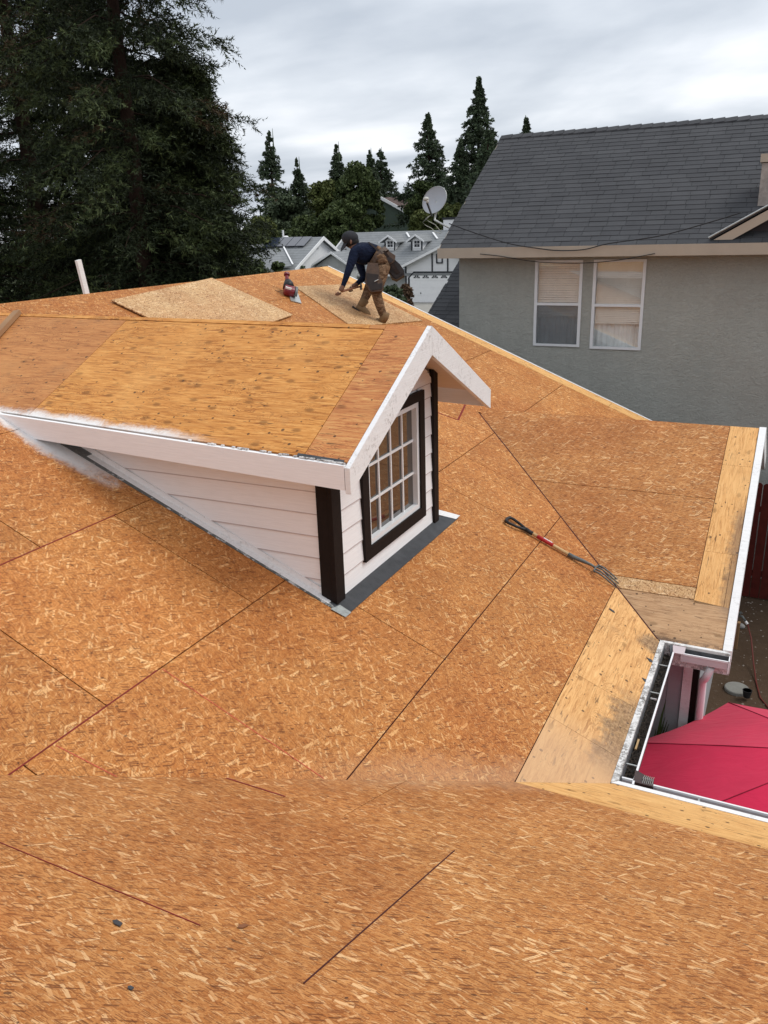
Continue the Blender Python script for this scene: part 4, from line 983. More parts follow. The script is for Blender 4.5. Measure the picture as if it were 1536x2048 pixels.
def tabmesh(w, seed):
    rr = random.Random(seed); m = MB(); th = rr.choice([0.007, 0.008, 0.010])
    ht = EXPO + 0.03
    # local frame: x along eave, y up slope, z normal; butt edge at y=0 sits proud
    v = [(-w / 2, 0, 0), (w / 2, 0, 0), (w / 2, ht, 0), (-w / 2, ht, 0), (-w / 2, 0, th + .004), (w / 2, 0, th + .004), (w / 2, ht, 0.003), (-w / 2, ht, 0.003)]
    f = [(4, 5, 6, 7), (0, 1, 5, 4), (1, 2, 6, 5), (3, 0, 4, 7), (2, 3, 7, 6)]
    me = bpy.data.meshes.new('shingle'); me.from_pydata(v, [], f); me.materials.append(SH); me.update(); return me, v, f
tabs = [tabmesh(TW - 0.007, s) for s in range(6)]
rotN = Matrix(((1, 0, 0), (0, uN[1], nN[1]), (0, uN[2], nN[2]))).to_4x4()
def shingle_field(x0, x1, y_e, z_e, ncourse, parent, nparts, visx=None, un=uN, nn=nN):
    rows = []; rot = Matrix(((1, 0, 0), (0, un[1], nn[1]), (0, un[2], nn[2]))).to_4x4()
    for c in range(ncourse):
        off = random.uniform(0, TW) if c % 2 else random.uniform(0, TW)
        x = x0 + off - TW
        while x < x1:
            rows.append((c, x + TW / 2)); x += TW
    cnt = 0; V = []; F = []
    org = P3(0, y_e, z_e)
    for c, xc in rows:
        k = random.randrange(6); p = org + un * (c * EXPO - 0.01) + P3(xc, 0, 0) + nn * 0.004
        w = TW - 0.007
        if xc - w / 2 < x0 or xc + w / 2 > x1: 
            a, b = max(xc - w / 2, x0), min(xc + w / 2, x1)
            if b - a < 0.03: continue
            sc = (b - a) / w; xc2 = (a + b) / 2
        else: sc = 1.0; xc2 = xc
        p = org + un * (c * EXPO - 0.01 + random.uniform(-.003, .003)) + P3(xc2, 0, 0) + nn * 0.004
        if cnt < nparts and (visx is None or visx[0] < xc2 < visx[1]):
            o = bpy.data.objects.new('shingle', tabs[k][0]); COL.objects.link(o); o.parent = parent
            o.matrix_local = Matrix.Translation(Vector(p - ORI[parent.name])) @ rot @ Matrix.Diagonal((sc, 1, 1, 1)); cnt += 1
        else:
            b0 = len(V)
            for (vx, vy, vz) in tabs[k][1]: V.append(p + P3(vx * sc, 0, 0) + un * vy + nn * vz)
            for f in tabs[k][2]:
                F.append([b0 + q for q in f])
    if V:
        o = fastmesh('shingle_field', np.array(V), np.array(F), SH, parent); o['kind'] = 'stuff'
shingle_field(XL, 5.7, YEV, ZEV, 28, nroof, 296, (-5.9, -0.35))
# ridge caps
x = XL + 0.12; i = 0
while x < 5.6:
    m = MB(); z = zN(YRG) + 0.018; t = random.uniform(-0.004, 0.004)
    m.prism([(x - 0.12, YRG - 0.13, z - 0.070), (x + 0.12, YRG - 0.13, z - 0.055 + t), (x + 0.12, YRG, z + 0.022 + t), (x - 0.12, YRG, z + 0.004)], (0, 0, -0.016))
    m.prism([(x - 0.12, YRG + 0.001, z + 0.004), (x + 0.12, YRG + 0.001, z + 0.022 + t), (x + 0.12, YRG + 0.13, z - 0.055), (x - 0.12, YRG + 0.13, z - 0.070)], (0, 0, -0.016))
    m.build('ridge_cap', SH, nroof); x += 0.21; i += 1
nbx('fascia', (XL, YEV - 0.05, -0.595), (5.7, YEV - 0.012, -0.425), TAN)
nbx('soffit', (XL + 0.02, YEV - 0.01, -0.585), (5.7, YW - 0.005, -0.565), simple('tan_soffit', (0.26, 0.22, 0.18), 0.8))
m = MB(); m.prism([(XL - 0.002, YEV - 0.01, zN(YEV) - 0.02), (XL - 0.002, YRG, zN(YRG) - 0.02), (XL - 0.002, YRG, zN(YRG) - 0.16), (XL - 0.002, YEV - 0.01, zN(YEV) - 0.16)], (0.03, 0, 0)); m.build('rake_board', TAN, NB)
# lower roof beyond the corner
zL = lambda y: -1.69 + 0.53 * (y - 16); KL = math.sqrt(1 + .53 ** 2)
m = MB(); m.prism([(-6.78, 14.6, zL(14.6)), (-5.60, 14.6, zL(14.6)), (-5.60, 19.0, zL(19)), (-6.78, 19.0, zL(19))], (0, 0, -0.1)); lroof = m.build('lower_roof', simple('dark_felt2', (0.03, 0.03, 0.032), 0.9), NB)
shingle_field(-6.80, -5.59, 14.6, zL(14.6), 34, lroof, 0, None, np.array([0, 1, .53]) / KL, np.array([0, -.53, 1]) / KL)
nbx('wall', (-6.6, 14.9, GZ), (-5.6, 19.0, zL(14.6) - 0.1), ST)
# small gable at the right with tan barge board and metal edge, stub chimney behind it
gA, gB = atY(1420, 476, 14.10), atY(1536, 412, 14.10)
gdir = (gB - gA); ext = gA + gdir * 1.9
m = MB(); w0 = P3(0, 0, -0.02)
m.prism([gA + P3(0.05, 0, -0.03), ext + P3(0.05, 0, -0.03), ext + P3(0.05, 0, -0.17), gA + P3(0.32, 0, -0.03)], (0, 0.03, 0)); m.build('barge_board', TAN, NB)
m = MB(); m.prism([gA, ext, ext + P3(0, 1.9, 0), gA + P3(0, 0.45, 0)], (0, 0, -0.03)); m.build('gable_roof', SH, NB)
m = MB(); m.tube([gA + P3(-0.02, -0.02, 0.005), gA + gdir * 0.5 + P3(0, -0.02, 0.012), ext + P3(0, -0.02, 0.0)], 0.016, 6); m.build('drip_edge', MT['metal'], NB)
ext2 = ext + P3(gdir[0] * 1.9, 0, -gdir[2] * 1.9)
m = MB(); m.prism([ext, ext2, ext2 + P3(0, 0.45, 0), ext + P3(0, 1.9, 0)], (0, 0, -0.03)); m.build('gable_roof', SH, NB)
m = MB(); m.prism([gA + P3(0.34, 0.2, -0.06), ext2 + P3(-0.34, 0.2, -0.06), ext + P3(0, 0.2, -0.06)], (0, 0.05, 0)); m.build('gable_wall', simple('dark_gable', (0.05, 0.045, 0.05), 0.8), NB)  # gable wall in one dark colour
ca = atY(1516, 402, 14.9); CH = simple('weathered_tan_wood', (0.33, 0.29, 0.26), 0.85, 0.25, 12)
ch = nbx('chimney', (ca[0], 14.9, ca[2] - 0.3), (ca[0] + 0.5, 15.4, ca[2] + 0.55), CH)
nbx('chimney_cap', (ca[0] - 0.03, 14.87, ca[2] + 0.56), (ca[0] + 0.2, 15.43, ca[2] + 0.68), TAN, ch); nbx('chimney_cap', (ca[0] + 0.22, 14.9, ca[2] + 0.56), (ca[0] + 0.5, 15.4, ca[2] + 0.62), MT['trim'], ch)

# cables
def cable(pts, y, r, label, nm='cable'):
    P = [atY(a, b, y) for a, b in pts]
    # smooth
    Q = []
    for i in range(len(P) - 1):
        p0, p1, p2, p3 = P[max(i - 1, 0)], P[i], P[i + 1], P[min(i + 2, len(P) - 1)]
        for k in range(6):
            t = k / 6; Q.append(0.5 * ((2 * p1) + (-p0 + p2) * t + (2 * p0 - 5 * p1 + 4 * p2 - p3) * t * t + (-p0 + 3 * p1 - 3 * p2 + p3) * t ** 3))
    Q.append(P[-1]); m = MB(); m.tube(Q, r, 5); o = m.build(nm, MT['black'], smooth=True); return tag(o, label, 'cable')
cable([(898, 447), (950, 466), (1018, 487), (1078, 497), (1118, 501), (1168, 499), (1218, 487), (1318, 472), (1418, 445), (1483, 425)], 13.95, 0.009, 'black cable sagging across the shingle roof and tan fascia')
cable([(960, 508), (998, 512), (1078, 524), (1168, 526), (1230, 521), (1268, 515), (1310, 507)], 14.0 - 0.03, 0.007, 'thin black cable looping below the fascia across the window heads')

# satellite dish
def dish():
    Y = 14.9; c = atY(869, 400, Y); base = atY(904, 458, Y)
    t = thing('satellite_dish', base, 'pale grey satellite dish with curved mast at the rake of the shingle roof', 'satellite dish')
    nrm = P3(-0.30, -0.93, 0.22); nrm /= np.linalg.norm(nrm)
    a = np.cross(nrm, P3(0, 0, 1)); a /= np.linalg.norm(a); b = np.cross(a, nrm); b *= 1 if b[2] > 0 else -1
    ca_, sa_ = math.cos(-0.25), math.sin(-0.25); a, b = a * ca_ + b * sa_, -a * sa_ + b * ca_
    R1, R2 = 0.285, 0.235
    m = MB(); rings = 7; n = 36
    for side in (0, 1):
        base_i = len(m.v)
        for j in range(rings + 1):
            r = j / rings
            for i in range(n):
                th = 2 * math.pi * i / n; q = c + a * R1 * r * math.cos(th) + b * R2 * r * math.sin(th) + nrm * (0.055 * r * r - 0.055 - side * 0.006); m.v.append(tuple(q))
        for j in range(rings):
            for i in range(n):
                i2 = (i + 1) % n; f = (base_i + j * n + i, base_i + j * n + i2, base_i + (j + 1) * n + i2, base_i + (j + 1) * n + i)
                m.f.append(f if side == 0 else f[::-1]); m.uvs.append(None); m.mi.append(0)
    m.build('reflector', simple('dish_grey', (0.40, 0.42, 0.45), 0.5, 0.05), t, smooth=True)
    m = MB(); m.tube([c + (a * R1 * math.cos(k / 18 * math.pi) + b * R2 * math.sin(k / 18 * math.pi)) for k in range(37)], 0.006, 6, caps=False); m.build('rim', MT['metal'], t, smooth=True)
    m = MB(); e_ = atY(868, 430, Y) + P3(0, 0.03, 0)
    m.tube([c - nrm * 0.06, c - nrm * 0.09 - b * 0.12, e_ + P3(0, 0.04, 0), atY(868, 440, Y) + P3(0, .03, 0), atY(880, 446, Y), base, base + (base - atY(880, 446, Y)) * 0.5], [0.02, 0.022, 0.02, 0.02, 0.019, 0.018, 0.018], 10)
    m.build('mast', MT['metal'], t, smooth=True)
    lnb = atY(852, 398, Y - 0.42); root = atY(864, 432, Y - 0.1)
    m = MB(); m.beam(root, lnb + P3(0.02, 0, -0.06), 0.028, 0.03); m.build('feed_arm', MT['steel'], t)
    m = MB(); m.ball(lnb, (0.055, 0.05, 0.038)); m.tube([lnb + P3(0.02, 0, -0.02), lnb + P3(0.03, 0.0, -0.07)], [0.03, 0.022], 8); m.build('receiver', simple('receiver_beige', (0.48, 0.47, 0.42), 0.5), t, smooth=True)
    for k, off in enumerate(((0, 0), (-6, 8))):
        m = MB(); pts = [atY(x_ + off[0] * (0.4 if i in (0, 5) else 1), y_ + off[1] * (0.2 if i in (0, 5) else 1), Y + 0.02) for i, (x_, y_) in enumerate(((862, 430), (851, 437), (858, 443), (870, 449), (876, 456), (884, 465)))]
        m.tube(pts, 0.006, 5); m.build('lead', simple('pale_lead', (0.5, 0.49, 0.42), 0.6), t, smooth=True)
dish()

# ------------------------------------------------------------------ side yard: fence, stones, hose, umbrella
REDW = simple('redwood_stain', (0.085, 0.012, 0.008), 0.75, 0.25, 9, 0.2, bump=0.2)
fn = thing('red_fence', (0.8, 13.6, GZ), 'dark red wooden fence at the end of the side yard', 'fence')
x = -0.42
while x < 3.0:
    m = MB(); h = -4.02 + random.uniform(-.012, .012); m.prism([(x + .005, 13.6, GZ + .03), (x + .135, 13.6, GZ + .03), (x + .135, 13.6, h - .03), (x + .105, 13.6, h), (x + .035, 13.6, h), (x + .005, 13.6, h - .03)], (0, 0.018, 0)); m.build('fence_board', REDW, fn); x += 0.142
for z in (-5.6, -4.5): hb('rail', (-0.42, 13.62, z), (3.0, 13.66, z + 0.09), REDW, fn)
def disc():
    c = P3(-0.11, 10.54, GZ); m = MB()
    m.tube([c + P3(0, 0, 0.0), c + P3(0, 0, 0.035), c + P3(0, 0, 0.045)], [0.155, 0.155, 0.145], 28); tag(m.build('concrete_lid', simple('grey_concrete', (0.24, 0.235, 0.21), 0.9, 0.12, 12)), 'round grey concrete lid lying on the bare earth', 'lid')
    p = P3(0.02, 10.34, GZ + 0.045); m = MB(); n = 20
    m.tube([p, p + P3(0, 0, 0.09), p + P3(0, 0, 0.10), p + P3(0, 0, 0.10), p + P3(0, 0, 0.04)], [0.042, 0.058, 0.06, 0.05, 0.04], n); tag(m.build('flower_pot', MT['black'], smooth=False), 'small black plastic pot at the edge of the round concrete lid', 'pot')
    p = atZ(1480, 1252, GZ + 0.03); m = MB(); m.ball(p, (0.075, 0.05, 0.04), 14, 9)
    m.v = [tuple(np.array(v_) + 0.006 * np.sin(np.array(v_)[::-1] * 60)) for v_ in m.v]; tag(m.build('stone', simple('pale_stone', (0.30, 0.29, 0.27), 0.8, 0.2, 20), smooth=True), 'pale smooth stone lying on the earth beside the rake', 'stone')
disc()
def spigot():
    c = P3(-0.22, 11.75, GZ)
    t = thing('hose_bib', c, 'metal hose tap on a short wooden post beside the house', 'tap')
    hb('post', tuple(c + P3(-.035, -.035, 0)), tuple(c + P3(.035, .035, .42)), MT['lumber'], t)
    m = MB(); m.tube([c + P3(-.02, 0, .42), c + P3(-.02, 0, .52), c + P3(.05, -.04, .54), c + P3(.10, -.06, .48)], [.018, .02, .018, .016], 8); m.build('tap_body', MT['steel'], t, smooth=True)
    m = MB()
    for k in range(3):
        a = k * math.pi / 3; m.beam(c + P3(-.05 * math.cos(a), -.05 * math.sin(a), .57), c + P3(.05 * math.cos(a), .05 * math.sin(a), .57), .012, .012)
    m.tube([c + P3(0, 0, .52), c + P3(0, 0, .57)], .008, 6); m.build('tap_handle', MT['steel'], t)
    m = MB(); m.tube([c + P3(.10, -.06, .48), c + P3(.13, -.08, .45)], .019, 8); m.build('hose_fitting', MT['label'], t)
    pts = [c + P3(.13, -.08, .45), c + P3(.20, -.2, .30), c + P3(.27, -.5, .08), c + P3(.33, -.9, .015), c + P3(.40, -1.3, .012), c + P3(.55, -1.6, .012), c + P3(.9, -1.7, .012)]
    m = MB(); m.tube(pts, .010, 6); tag(m.build('garden_hose', simple('red_hose', (0.15, 0.03, 0.022), 0.5), smooth=True), 'red garden hose running from the tap across the earth', 'hose')
spigot()
def patio_umbrella():
    cx_, cy_ = 0.68, 5.68; az = -3.55; R = 1.50; t = thing('patio_umbrella', (cx_, cy_, GZ), 'red canvas patio umbrella open beside the gutter corner', 'umbrella')
    M = Mat('red_canvas'); p = M.pos(); w = M.noise(p, 700, 2, 0.5); f = M.noise(p, 3.5, 4, 0.6)
    c = M.mix(1.0, (0.62, 0.018, 0.070, 1), M.ramp(f, [(0.3, 0.93), (0.7, 1.07)]), 'MULTIPLY')
    wr = M.noise(M.mapping(p, scale=(1, 2.2, 1)), 3.5, 4, 0.5, 1.4)
    M.bump(wr, 0.18, 0.03); M.b.inputs['Sheen Weight'].default_value = 0.15; mat = M.finish(c, 0.8, 0.2)
    angs = [math.radians(122.5 + 45 * k) for k in range(8)]; n = 10
    for k in range(8):
        a0, a1 = angs[k], angs[(k + 1) % 8]; m = MB(); grid = []
        for j in range(n + 1):
            row = []; s = j / n
            for i in range(7):
                u = i / 6; d0 = P3(math.cos(a0), math.sin(a0), 0); d1 = P3(math.cos(a1), math.sin(a1), 0)
                q = (d0 * (1 - u) + d1 * u) * R * s; sag = 0.022 * math.sin(math.pi * u) * s
                z = az - 0.50 * s - 0.04 * s * s - sag * 0.9; q = q * (1 - 0.018 * math.sin(math.pi * u) * (s ** 6)); row.append((cx_ + q[0], cy_ + q[1], z))
            grid.append(row)
        for j in range(n):
            for i in range(6): m.poly([grid[j][i], grid[j][i + 1], grid[j + 1][i + 1], grid[j + 1][i]] if j else [grid[j][i], grid[j + 1][i + 1], grid[j + 1][i]])
        lo = [grid[n][i] for i in range(7)]; vm = MB()
        for i in range(6): vm.poly([lo[i], lo[i + 1], tuple(P3(*lo[i + 1]) - P3(0, 0, .05)), tuple(P3(*lo[i]) - P3(0, 0, .05))])
        bm = bmesh.new(); o = m.build('canopy_panel', mat, t, smooth=True); vm.build('valance', mat, o); bm.from_mesh(o.data); bmesh.ops.remove_doubles(bm, verts=bm.verts, dist=1e-4); bm.to_mesh(o.data); bm.free()
        m = MB(); m.tube([(cx_, cy_, az + .004), (cx_ + math.cos(a0) * R * .5, cy_ + math.sin(a0) * R * .5, az - .257), (cx_ + math.cos(a0) * R, cy_ + math.sin(a0) * R, az - .537)], .004, 5); m.build('seam', simple('dark_seam', (0.26, 0.008, 0.03), 0.8) if k == 0 else bpy.data.materials['dark_seam'], t)
        m = MB(); m.tube([(cx_, cy_, az - .06), (cx_ + math.cos(a0) * R * .97, cy_ + math.sin(a0) * R * .97, az - .575)], .008, 5); m.build('rib', MT['metal'], t)
    m = MB(); m.tube([(cx_, cy_, GZ + .02), (cx_, cy_, az + .08)], .022, 10); m.build('pole', MT['lumber'], t)
    m = MB(); m.tube([(cx_, cy_, GZ), (cx_, cy_, GZ + .06), (cx_, cy_, GZ + .10)], [.28, .26, .05], 24); m.build('base', MT['black'], t)
patio_umbrella()
def strap_plant():
    base = P3(-0.69, 6.38, GZ)
    t = thing('strap_leaf_plant', base, 'green strap leaved plant growing below the gutter beside the umbrella', 'plant')
    mat = simple('strap_leaf', (0.07, 0.10, 0.03), 0.5, 0.3, 5)
    for k in range(26):
        a = random.uniform(0, 2 * math.pi); h = random.uniform(1.9, 2.75); r = random.uniform(.06, .24); m = MB(); pr = None
        sd_ = P3(-math.sin(a), math.cos(a), 0)
        for j in range(8):
            s = j / 7; q = base + P3(math.cos(a) * r * s ** 1.6, math.sin(a) * r * s ** 1.6, h * (s - .25 * s ** 3)); w = 0.022 * math.sin(math.pi * min(1, .15 + s * .85)) + .002
            cur = (q - sd_ * w, q + sd_ * w)
            if pr: m.poly([pr[0], pr[1], cur[1], cur[0]])
            pr = cur
        m.build('leaf', mat, t, smooth=True)
strap_plant()

# ------------------------------------------------------------------ trees
def leafmat(name, c0, c1, rough=0.65):
    M = Mat(name); r = M.island(); p = M.pos(); f = M.noise(p, 0.55, 3, 0.6)
    c = M.mix(r, (*c0, 1), (*c1, 1)); c = M.mix(1.0, c, M.ramp(f, [(0.3, 0.72), (0.7, 1.3)]), 'MULTIPLY')
    m = M.finish(c, rough, 0.2); return m
BARK = simple('redwood_bark', (0.032, 0.019, 0.014), 0.95, 0.35, 5, 0.1, bump=0.5, bscale=12)
BARK2 = simple('grey_bark', (0.06, 0.05, 0.04), 0.95, 0.35, 5, 0.1)
LRED = leafmat('redwood_needles', (0.009, 0.015, 0.006), (0.030, 0.040, 0.014))
LTIP = leafmat('redwood_tips', (0.036, 0.054, 0.018), (0.075, 0.092, 0.032))
LBRN = leafmat('redwood_dry_needles', (0.045, 0.028, 0.014), (0.085, 0.055, 0.025))
def trunk(root, x, y, r0, ztop, lean=(0, 0), mat=BARK, n=10, smooth=True):
    m = MB(); P = []; R = []
    for k in range(n + 1):
        s = k / n; P.append((x + lean[0] * s + 0.04 * math.sin(k * 2.1 + x), y + lean[1] * s, GZ + (ztop - GZ) * s)); R.append(r0 * (1 - s) ** 0.8 + 0.02)
    m.tube(P, R, 10); return m.build('trunk', mat, root, smooth=smooth)
def redwood(name, px, py_ref, y, ztop, R, label, nbr, spb, seed, zlow=-5.5, r0=0.33, bare=0.10, group=None, tri=18, tl=(0.12, 0.26), tw=0.016, mats=None, droop=0.28, sprayL=(0.45, 0.95), prof=0.75, cat='tree'):
    rg = np.random.default_rng(seed); q = atY(px, py_ref, y); x = q[0]
    t = thing(name, (x, y, GZ), label, cat, group); tr = trunk(t, x, y, r0, ztop)
    h = np.sort(rg.uniform(0, 1, nbr) ** 0.95)
    if tri < 8: h = np.clip((np.floor(h * nbr / 6.5) + 0.5) / (nbr / 6.5) + rg.normal(0, .004, nbr), 0, .995)
    zb = zlow + (ztop - zlow) * h
    az = rg.uniform(0, 2 * np.pi, nbr); Lb = R * np.clip((1 - h), 0.02, 1) ** prof * rg.uniform(0.62, 1.08, nbr) + (0.12 if tri > 8 else 0.03)
    # branches wood
    bm = MB()
    for i in range(0, nbr, 2):
        d = np.array([math.cos(az[i]), math.sin(az[i]), 0]); p0 = np.array([x, y, zb[i]])
        bm.tube([p0, p0 + d * Lb[i] * .5 + P3(0, 0, -.05 * Lb[i]), p0 + d * Lb[i] * .92 + P3(0, 0, -droop * .6 * Lb[i])], [0.035 * r0 / .33, 0.022 * r0 / .33, 0.008], 4, caps=False)
    bm.build('branches', BARK, t, kind='stuff')
    N = nbr * spb; bi = np.repeat(np.arange(nbr), spb)
    s = bare + (1 - bare) * rg.uniform(0, 1, N) ** 0.72
    bc = rg.uniform(0, 1, nbr)
    side = rg.normal(0, 1, N) * 0.15 * Lb[bi] * (1.15 - s * 0.7)
    d = np.stack([np.cos(az[bi]), np.sin(az[bi])], 1); pr = np.stack([-d[:, 1], d[:, 0]], 1)
    C_ = np.empty((N, 3)); C_[:, :2] = np.array([x, y]) + d * (Lb[bi] * s)[:, None] + pr * side[:, None]
    C_[:, 2] = zb[bi] - droop * Lb[bi] * s ** 1.5 + 0.14 * Lb[bi] * np.maximum(s - .7, 0) + rg.normal(0, 0.10, N)
    # spray axis: outwards, sideways, drooping
    ax = np.zeros((N, 3)); a2 = az[bi] + rg.normal(0, 0.75, N); ax[:, 0] = np.cos(a2); ax[:, 1] = np.sin(a2); ax[:, 2] = rg.normal(-0.38, 0.42, N); ax /= np.linalg.norm(ax, axis=1)[:, None]
    kf = (0.55 + 0.45 * np.clip(Lb[bi] / R * 1.6, 0, 1)) if tri > 8 else (0.22 + 0.78 * np.clip(Lb[bi] / R * 1.3, 0, 1))
    Ls = rg.uniform(*sprayL, N) * kf
    K = N * tri; si = np.repeat(np.arange(N), tri)
    u = rg.uniform(0, 1, K); base = C_[si] + ax[si] * (Ls[si] * (u - 0.3))[:, None]
    sd_ = np.cross(ax[si], rg.normal(0, 1, (K, 3))); sd_ /= np.linalg.norm(sd_, axis=1)[:, None] + 1e-9
    dr = ax[si] * rg.uniform(0.3, 1.0, K)[:, None] + sd_ * rg.uniform(0.3, 1.0, K)[:, None]; dr /= np.linalg.norm(dr, axis=1)[:, None]
    ln = rg.uniform(*tl, K) * (1.1 - 0.5 * u) * (1 if tri > 8 else kf[si]); wv = np.cross(dr, rg.normal(0, 1, (K, 3))); wv /= np.linalg.norm(wv, axis=1)[:, None] + 1e-9
    w = tw * rg.uniform(0.6, 1.5, K)
    V = np.empty((K, 3, 3)); V[:, 0] = base - wv * w[:, None]; V[:, 1] = base + wv * w[:, None]; V[:, 2] = base + dr * ln[:, None]
    F = np.arange(K * 3).reshape(K, 3)
    cls = rg.uniform(0, 1, N); dist = s
    ms = np.zeros(N, int); ms[(cls > 0.35) & (dist > 0.50) & (bc[bi] > 0.45)] = 1; ms[(cls > 0.85) & (dist > .6)] = 1; patch = np.sin(C_[:, 0] * 1.3 + seed) * np.sin(C_[:, 2] * 1.1 + seed) * np.sin(C_[:, 1] * 1.2)
    ms[(cls < 0.5) & (patch > 0.5)] = 2
    fastmesh('foliage', V.reshape(-1, 3), F, mats or [LRED, LTIP, LBRN], t, ms[si])
    return t
G1 = 'big redwoods behind the roof'
redwood('redwood_tree', 238, 100, 21.5, 15.5, 4.6, 'tall dark redwood nearest the open sky, its trunk showing in the gaps', 250, 56, 1, group=G1, tri=18, r0=0.30, prof=0.30, sprayL=(0.45, 1.0), droop=0.36, bare=0.03)
redwood('redwood_tree', 38, 200, 24.0, 17.0, 4.4, 'dark redwood at the left edge with a reddish trunk in a gap', 220, 50, 2, group=G1, tri=16, r0=0.36, prof=0.34, sprayL=(0.45, 1.0), droop=0.36, bare=0.03)
redwood('redwood_tree', 140, 200, 28.0, 11.0, 5.0, 'redwood filling the gap behind the two front ones', 200, 40, 3, group=G1, tri=14, r0=0.3, prof=0.5, tl=(0.18, 0.38), tw=0.028)
redwood('redwood_tree', 400, 480, 23.5, 5.2, 2.9, 'shorter redwood low at the right of the dark group', 300, 34, 4, group=G1, tri=15, r0=0.2, prof=0.52)
redwood('redwood_tree', -60, 480, 20.5, 3.0, 4.0, 'lower redwood boughs at the far left edge behind the roof', 190, 28, 6, group=G1, tri=15, r0=0.3, prof=0.3)
redwood('redwood_tree', 330, 480, 27.0, 6.0, 4.2, 'low dense redwood behind the white board', 280, 32, 5, group=G1, tri=14, r0=0.25, prof=0.4, tl=(0.18, 0.38), tw=0.028)

LCON = leafmat('far_conifer_needles', (0.042, 0.066, 0.036), (0.095, 0.125, 0.066)); LCON2 = leafmat('far_conifer_tips', (0.045, 0.062, 0.040), (0.07, 0.085, 0.05)); 
def conifer(px, py, y, halfw_px, py_low, label, seed, nbr=150):
    top = atY(px, py, y); low = atY(px, py_low, y); R = halfw_px / FPX * np.linalg.norm(top) * 1.75
    tt = redwood('conifer_tree', px, (py + py_low) / 2, y, top[2], R, label, nbr, 16, seed, zlow=low[2], r0=0.3, bare=0.05, group='conifers on the skyline', tri=7, tl=(0.28, 0.65), tw=0.07, mats=[LCON, LCON2, LCON], droop=0.16, sprayL=(0.45, 0.85), prof=0.92)
    m = MB(); m.tube([(top[0], y, top[2] - 2.5), (top[0], y, top[2] + .25)], [.10, .02], 5); m.build('leader', LCON, bpy.data.objects[-1] if False else tt)
conifer(545, 262, 82, 34, 470, 'broad dark conifer, leftmost on the skyline', 21)
conifer(598, 318, 86, 22, 470, 'narrow conifer just right of the leftmost one', 22)
conifer(677, 288, 84, 26, 460, 'pointed conifer above the middle of the broadleaf trees', 23)
conifer(742, 300, 88, 18, 440, 'thin conifer tip, left one of a close pair', 24, 110)
conifer(763, 298, 92, 32, 440, 'thin conifer, right one of a close pair beside the brown roof', 25)
conifer(857, 230, 78, 44, 440, 'large conifer directly above the satellite dish', 26, 190)
conifer(957, 158, 76, 46, 440, 'tallest conifer on the skyline, left of the shingle roof', 27, 230)
conifer(920, 282, 74, 26, 440, 'smaller conifer between the two largest ones', 28)
conifer(975, 262, 72, 34, 440, 'olive conifer in front of the tallest one', 29)
conifer(1051, 238, 60, 22, 420, 'conifer tip peeking over the shingle ridge near its left end', 30, 90)

def broadleaf(px, py_top, px_w, y, label, seed, c0, c1, n=9000, size=0.30, base_py=None, group='broadleaf trees behind the far houses', name='broadleaf_tree', cat='tree', squash=1.0):
    rg = np.random.default_rng(seed); top = atY(px, py_top, y); x = top[0]; R = px_w / FPX * np.linalg.norm(top)
    zt = top[2]; zb = GZ + (0.1 if cat != 'tree' else max(0.6, (zt - GZ) * 0.12)); H = zt - zb
    t = thing(name, (x, y, GZ), label, cat, group)
    m = MB(); m.tube([(x, y, GZ), (x + .1, y, zb + H * .3), (x - .1, y + .1, zb + H * .75)], [0.04 * R + .05, 0.03 * R + .03, 0.02], 8)
    for k in range(7):
        a = k * 0.9 + seed; m.tube([(x, y, zb + H * (.15 + .08 * k)), (x + math.cos(a) * R * .7, y + math.sin(a) * R * .7, zb + H * (.35 + .08 * k))], [0.02 * R + .02, 0.01], 5)
    m.build('trunk', BARK2, t)
    n = n * 2 if cat == 'tree' else n
    nc = 90; a = rg.uniform(0, 2 * np.pi, nc); hh = rg.uniform(0, 1, nc) ** .8; rr = np.sqrt(rg.uniform(0.1, 1, nc)); prof = np.sqrt(np.clip(1 - (hh * 1.0 - 0.25) ** 2 / 0.60, 0.03, 1))
    C_ = np.stack([x + np.cos(a) * R * rr * prof, y + np.sin(a) * R * rr * prof * squash, zb + H * hh * .93], 1); cr = rg.uniform(.16, .34, nc) * R
    ci = rg.integers(0, nc, n); v = rg.normal(0, 1, (n, 3)); v /= np.linalg.norm(v, axis=1)[:, None]; v *= (rg.uniform(0, 1, n) ** .45)[:, None]
    P = C_[ci] + v * cr[ci][:, None] * np.array([1, 1, .75])
    e1 = rg.normal(0, 1, (n, 3)); e1 /= np.linalg.norm(e1, axis=1)[:, None]; e2 = np.cross(e1, rg.normal(0, 1, (n, 3))); e2 /= np.linalg.norm(e2, axis=1)[:, None]
    s = size * rg.uniform(.5, 1.3, n) * (0.62 if cat == 'tree' else 1); e1 *= s[:, None]; e2 *= (s * .55)[:, None]
    V = np.stack([P - e1, P + e2, P + e1, P - e2], 1).reshape(-1, 3)
    fastmesh('foliage', V, np.arange(n * 4).reshape(n, 4), leafmat('leaves', c0, c1), t); return t
DG = ((0.030, 0.046, 0.015), (0.085, 0.110, 0.036)); OG = ((0.045, 0.060, 0.015), (0.115, 0.130, 0.038)); GG = ((0.038, 0.055, 0.030), (0.085, 0.108, 0.055))
broadleaf(520, 430, 42, 62, 'olive brown tree low behind the solar roof at the left', 41, *OG)
broadleaf(575, 385, 62, 72, 'greyish green tree between the redwoods and the middle crown', 42, *GG, n=12000)
broadleaf(650, 355, 52, 74, 'mid green tree left of the widest crown', 43, *OG, n=10000)
broadleaf(714, 318, 52, 72, 'widest tallest broadleaf crown left of the brown roof', 44, *DG, n=16000)
broadleaf(690, 400, 60, 70, 'dark tree low behind the two far roofs', 45, *DG, n=12000)
broadleaf(850, 415, 40, 70.5, 'yellow green tree just behind the satellite dish', 47, *OG, n=9000)
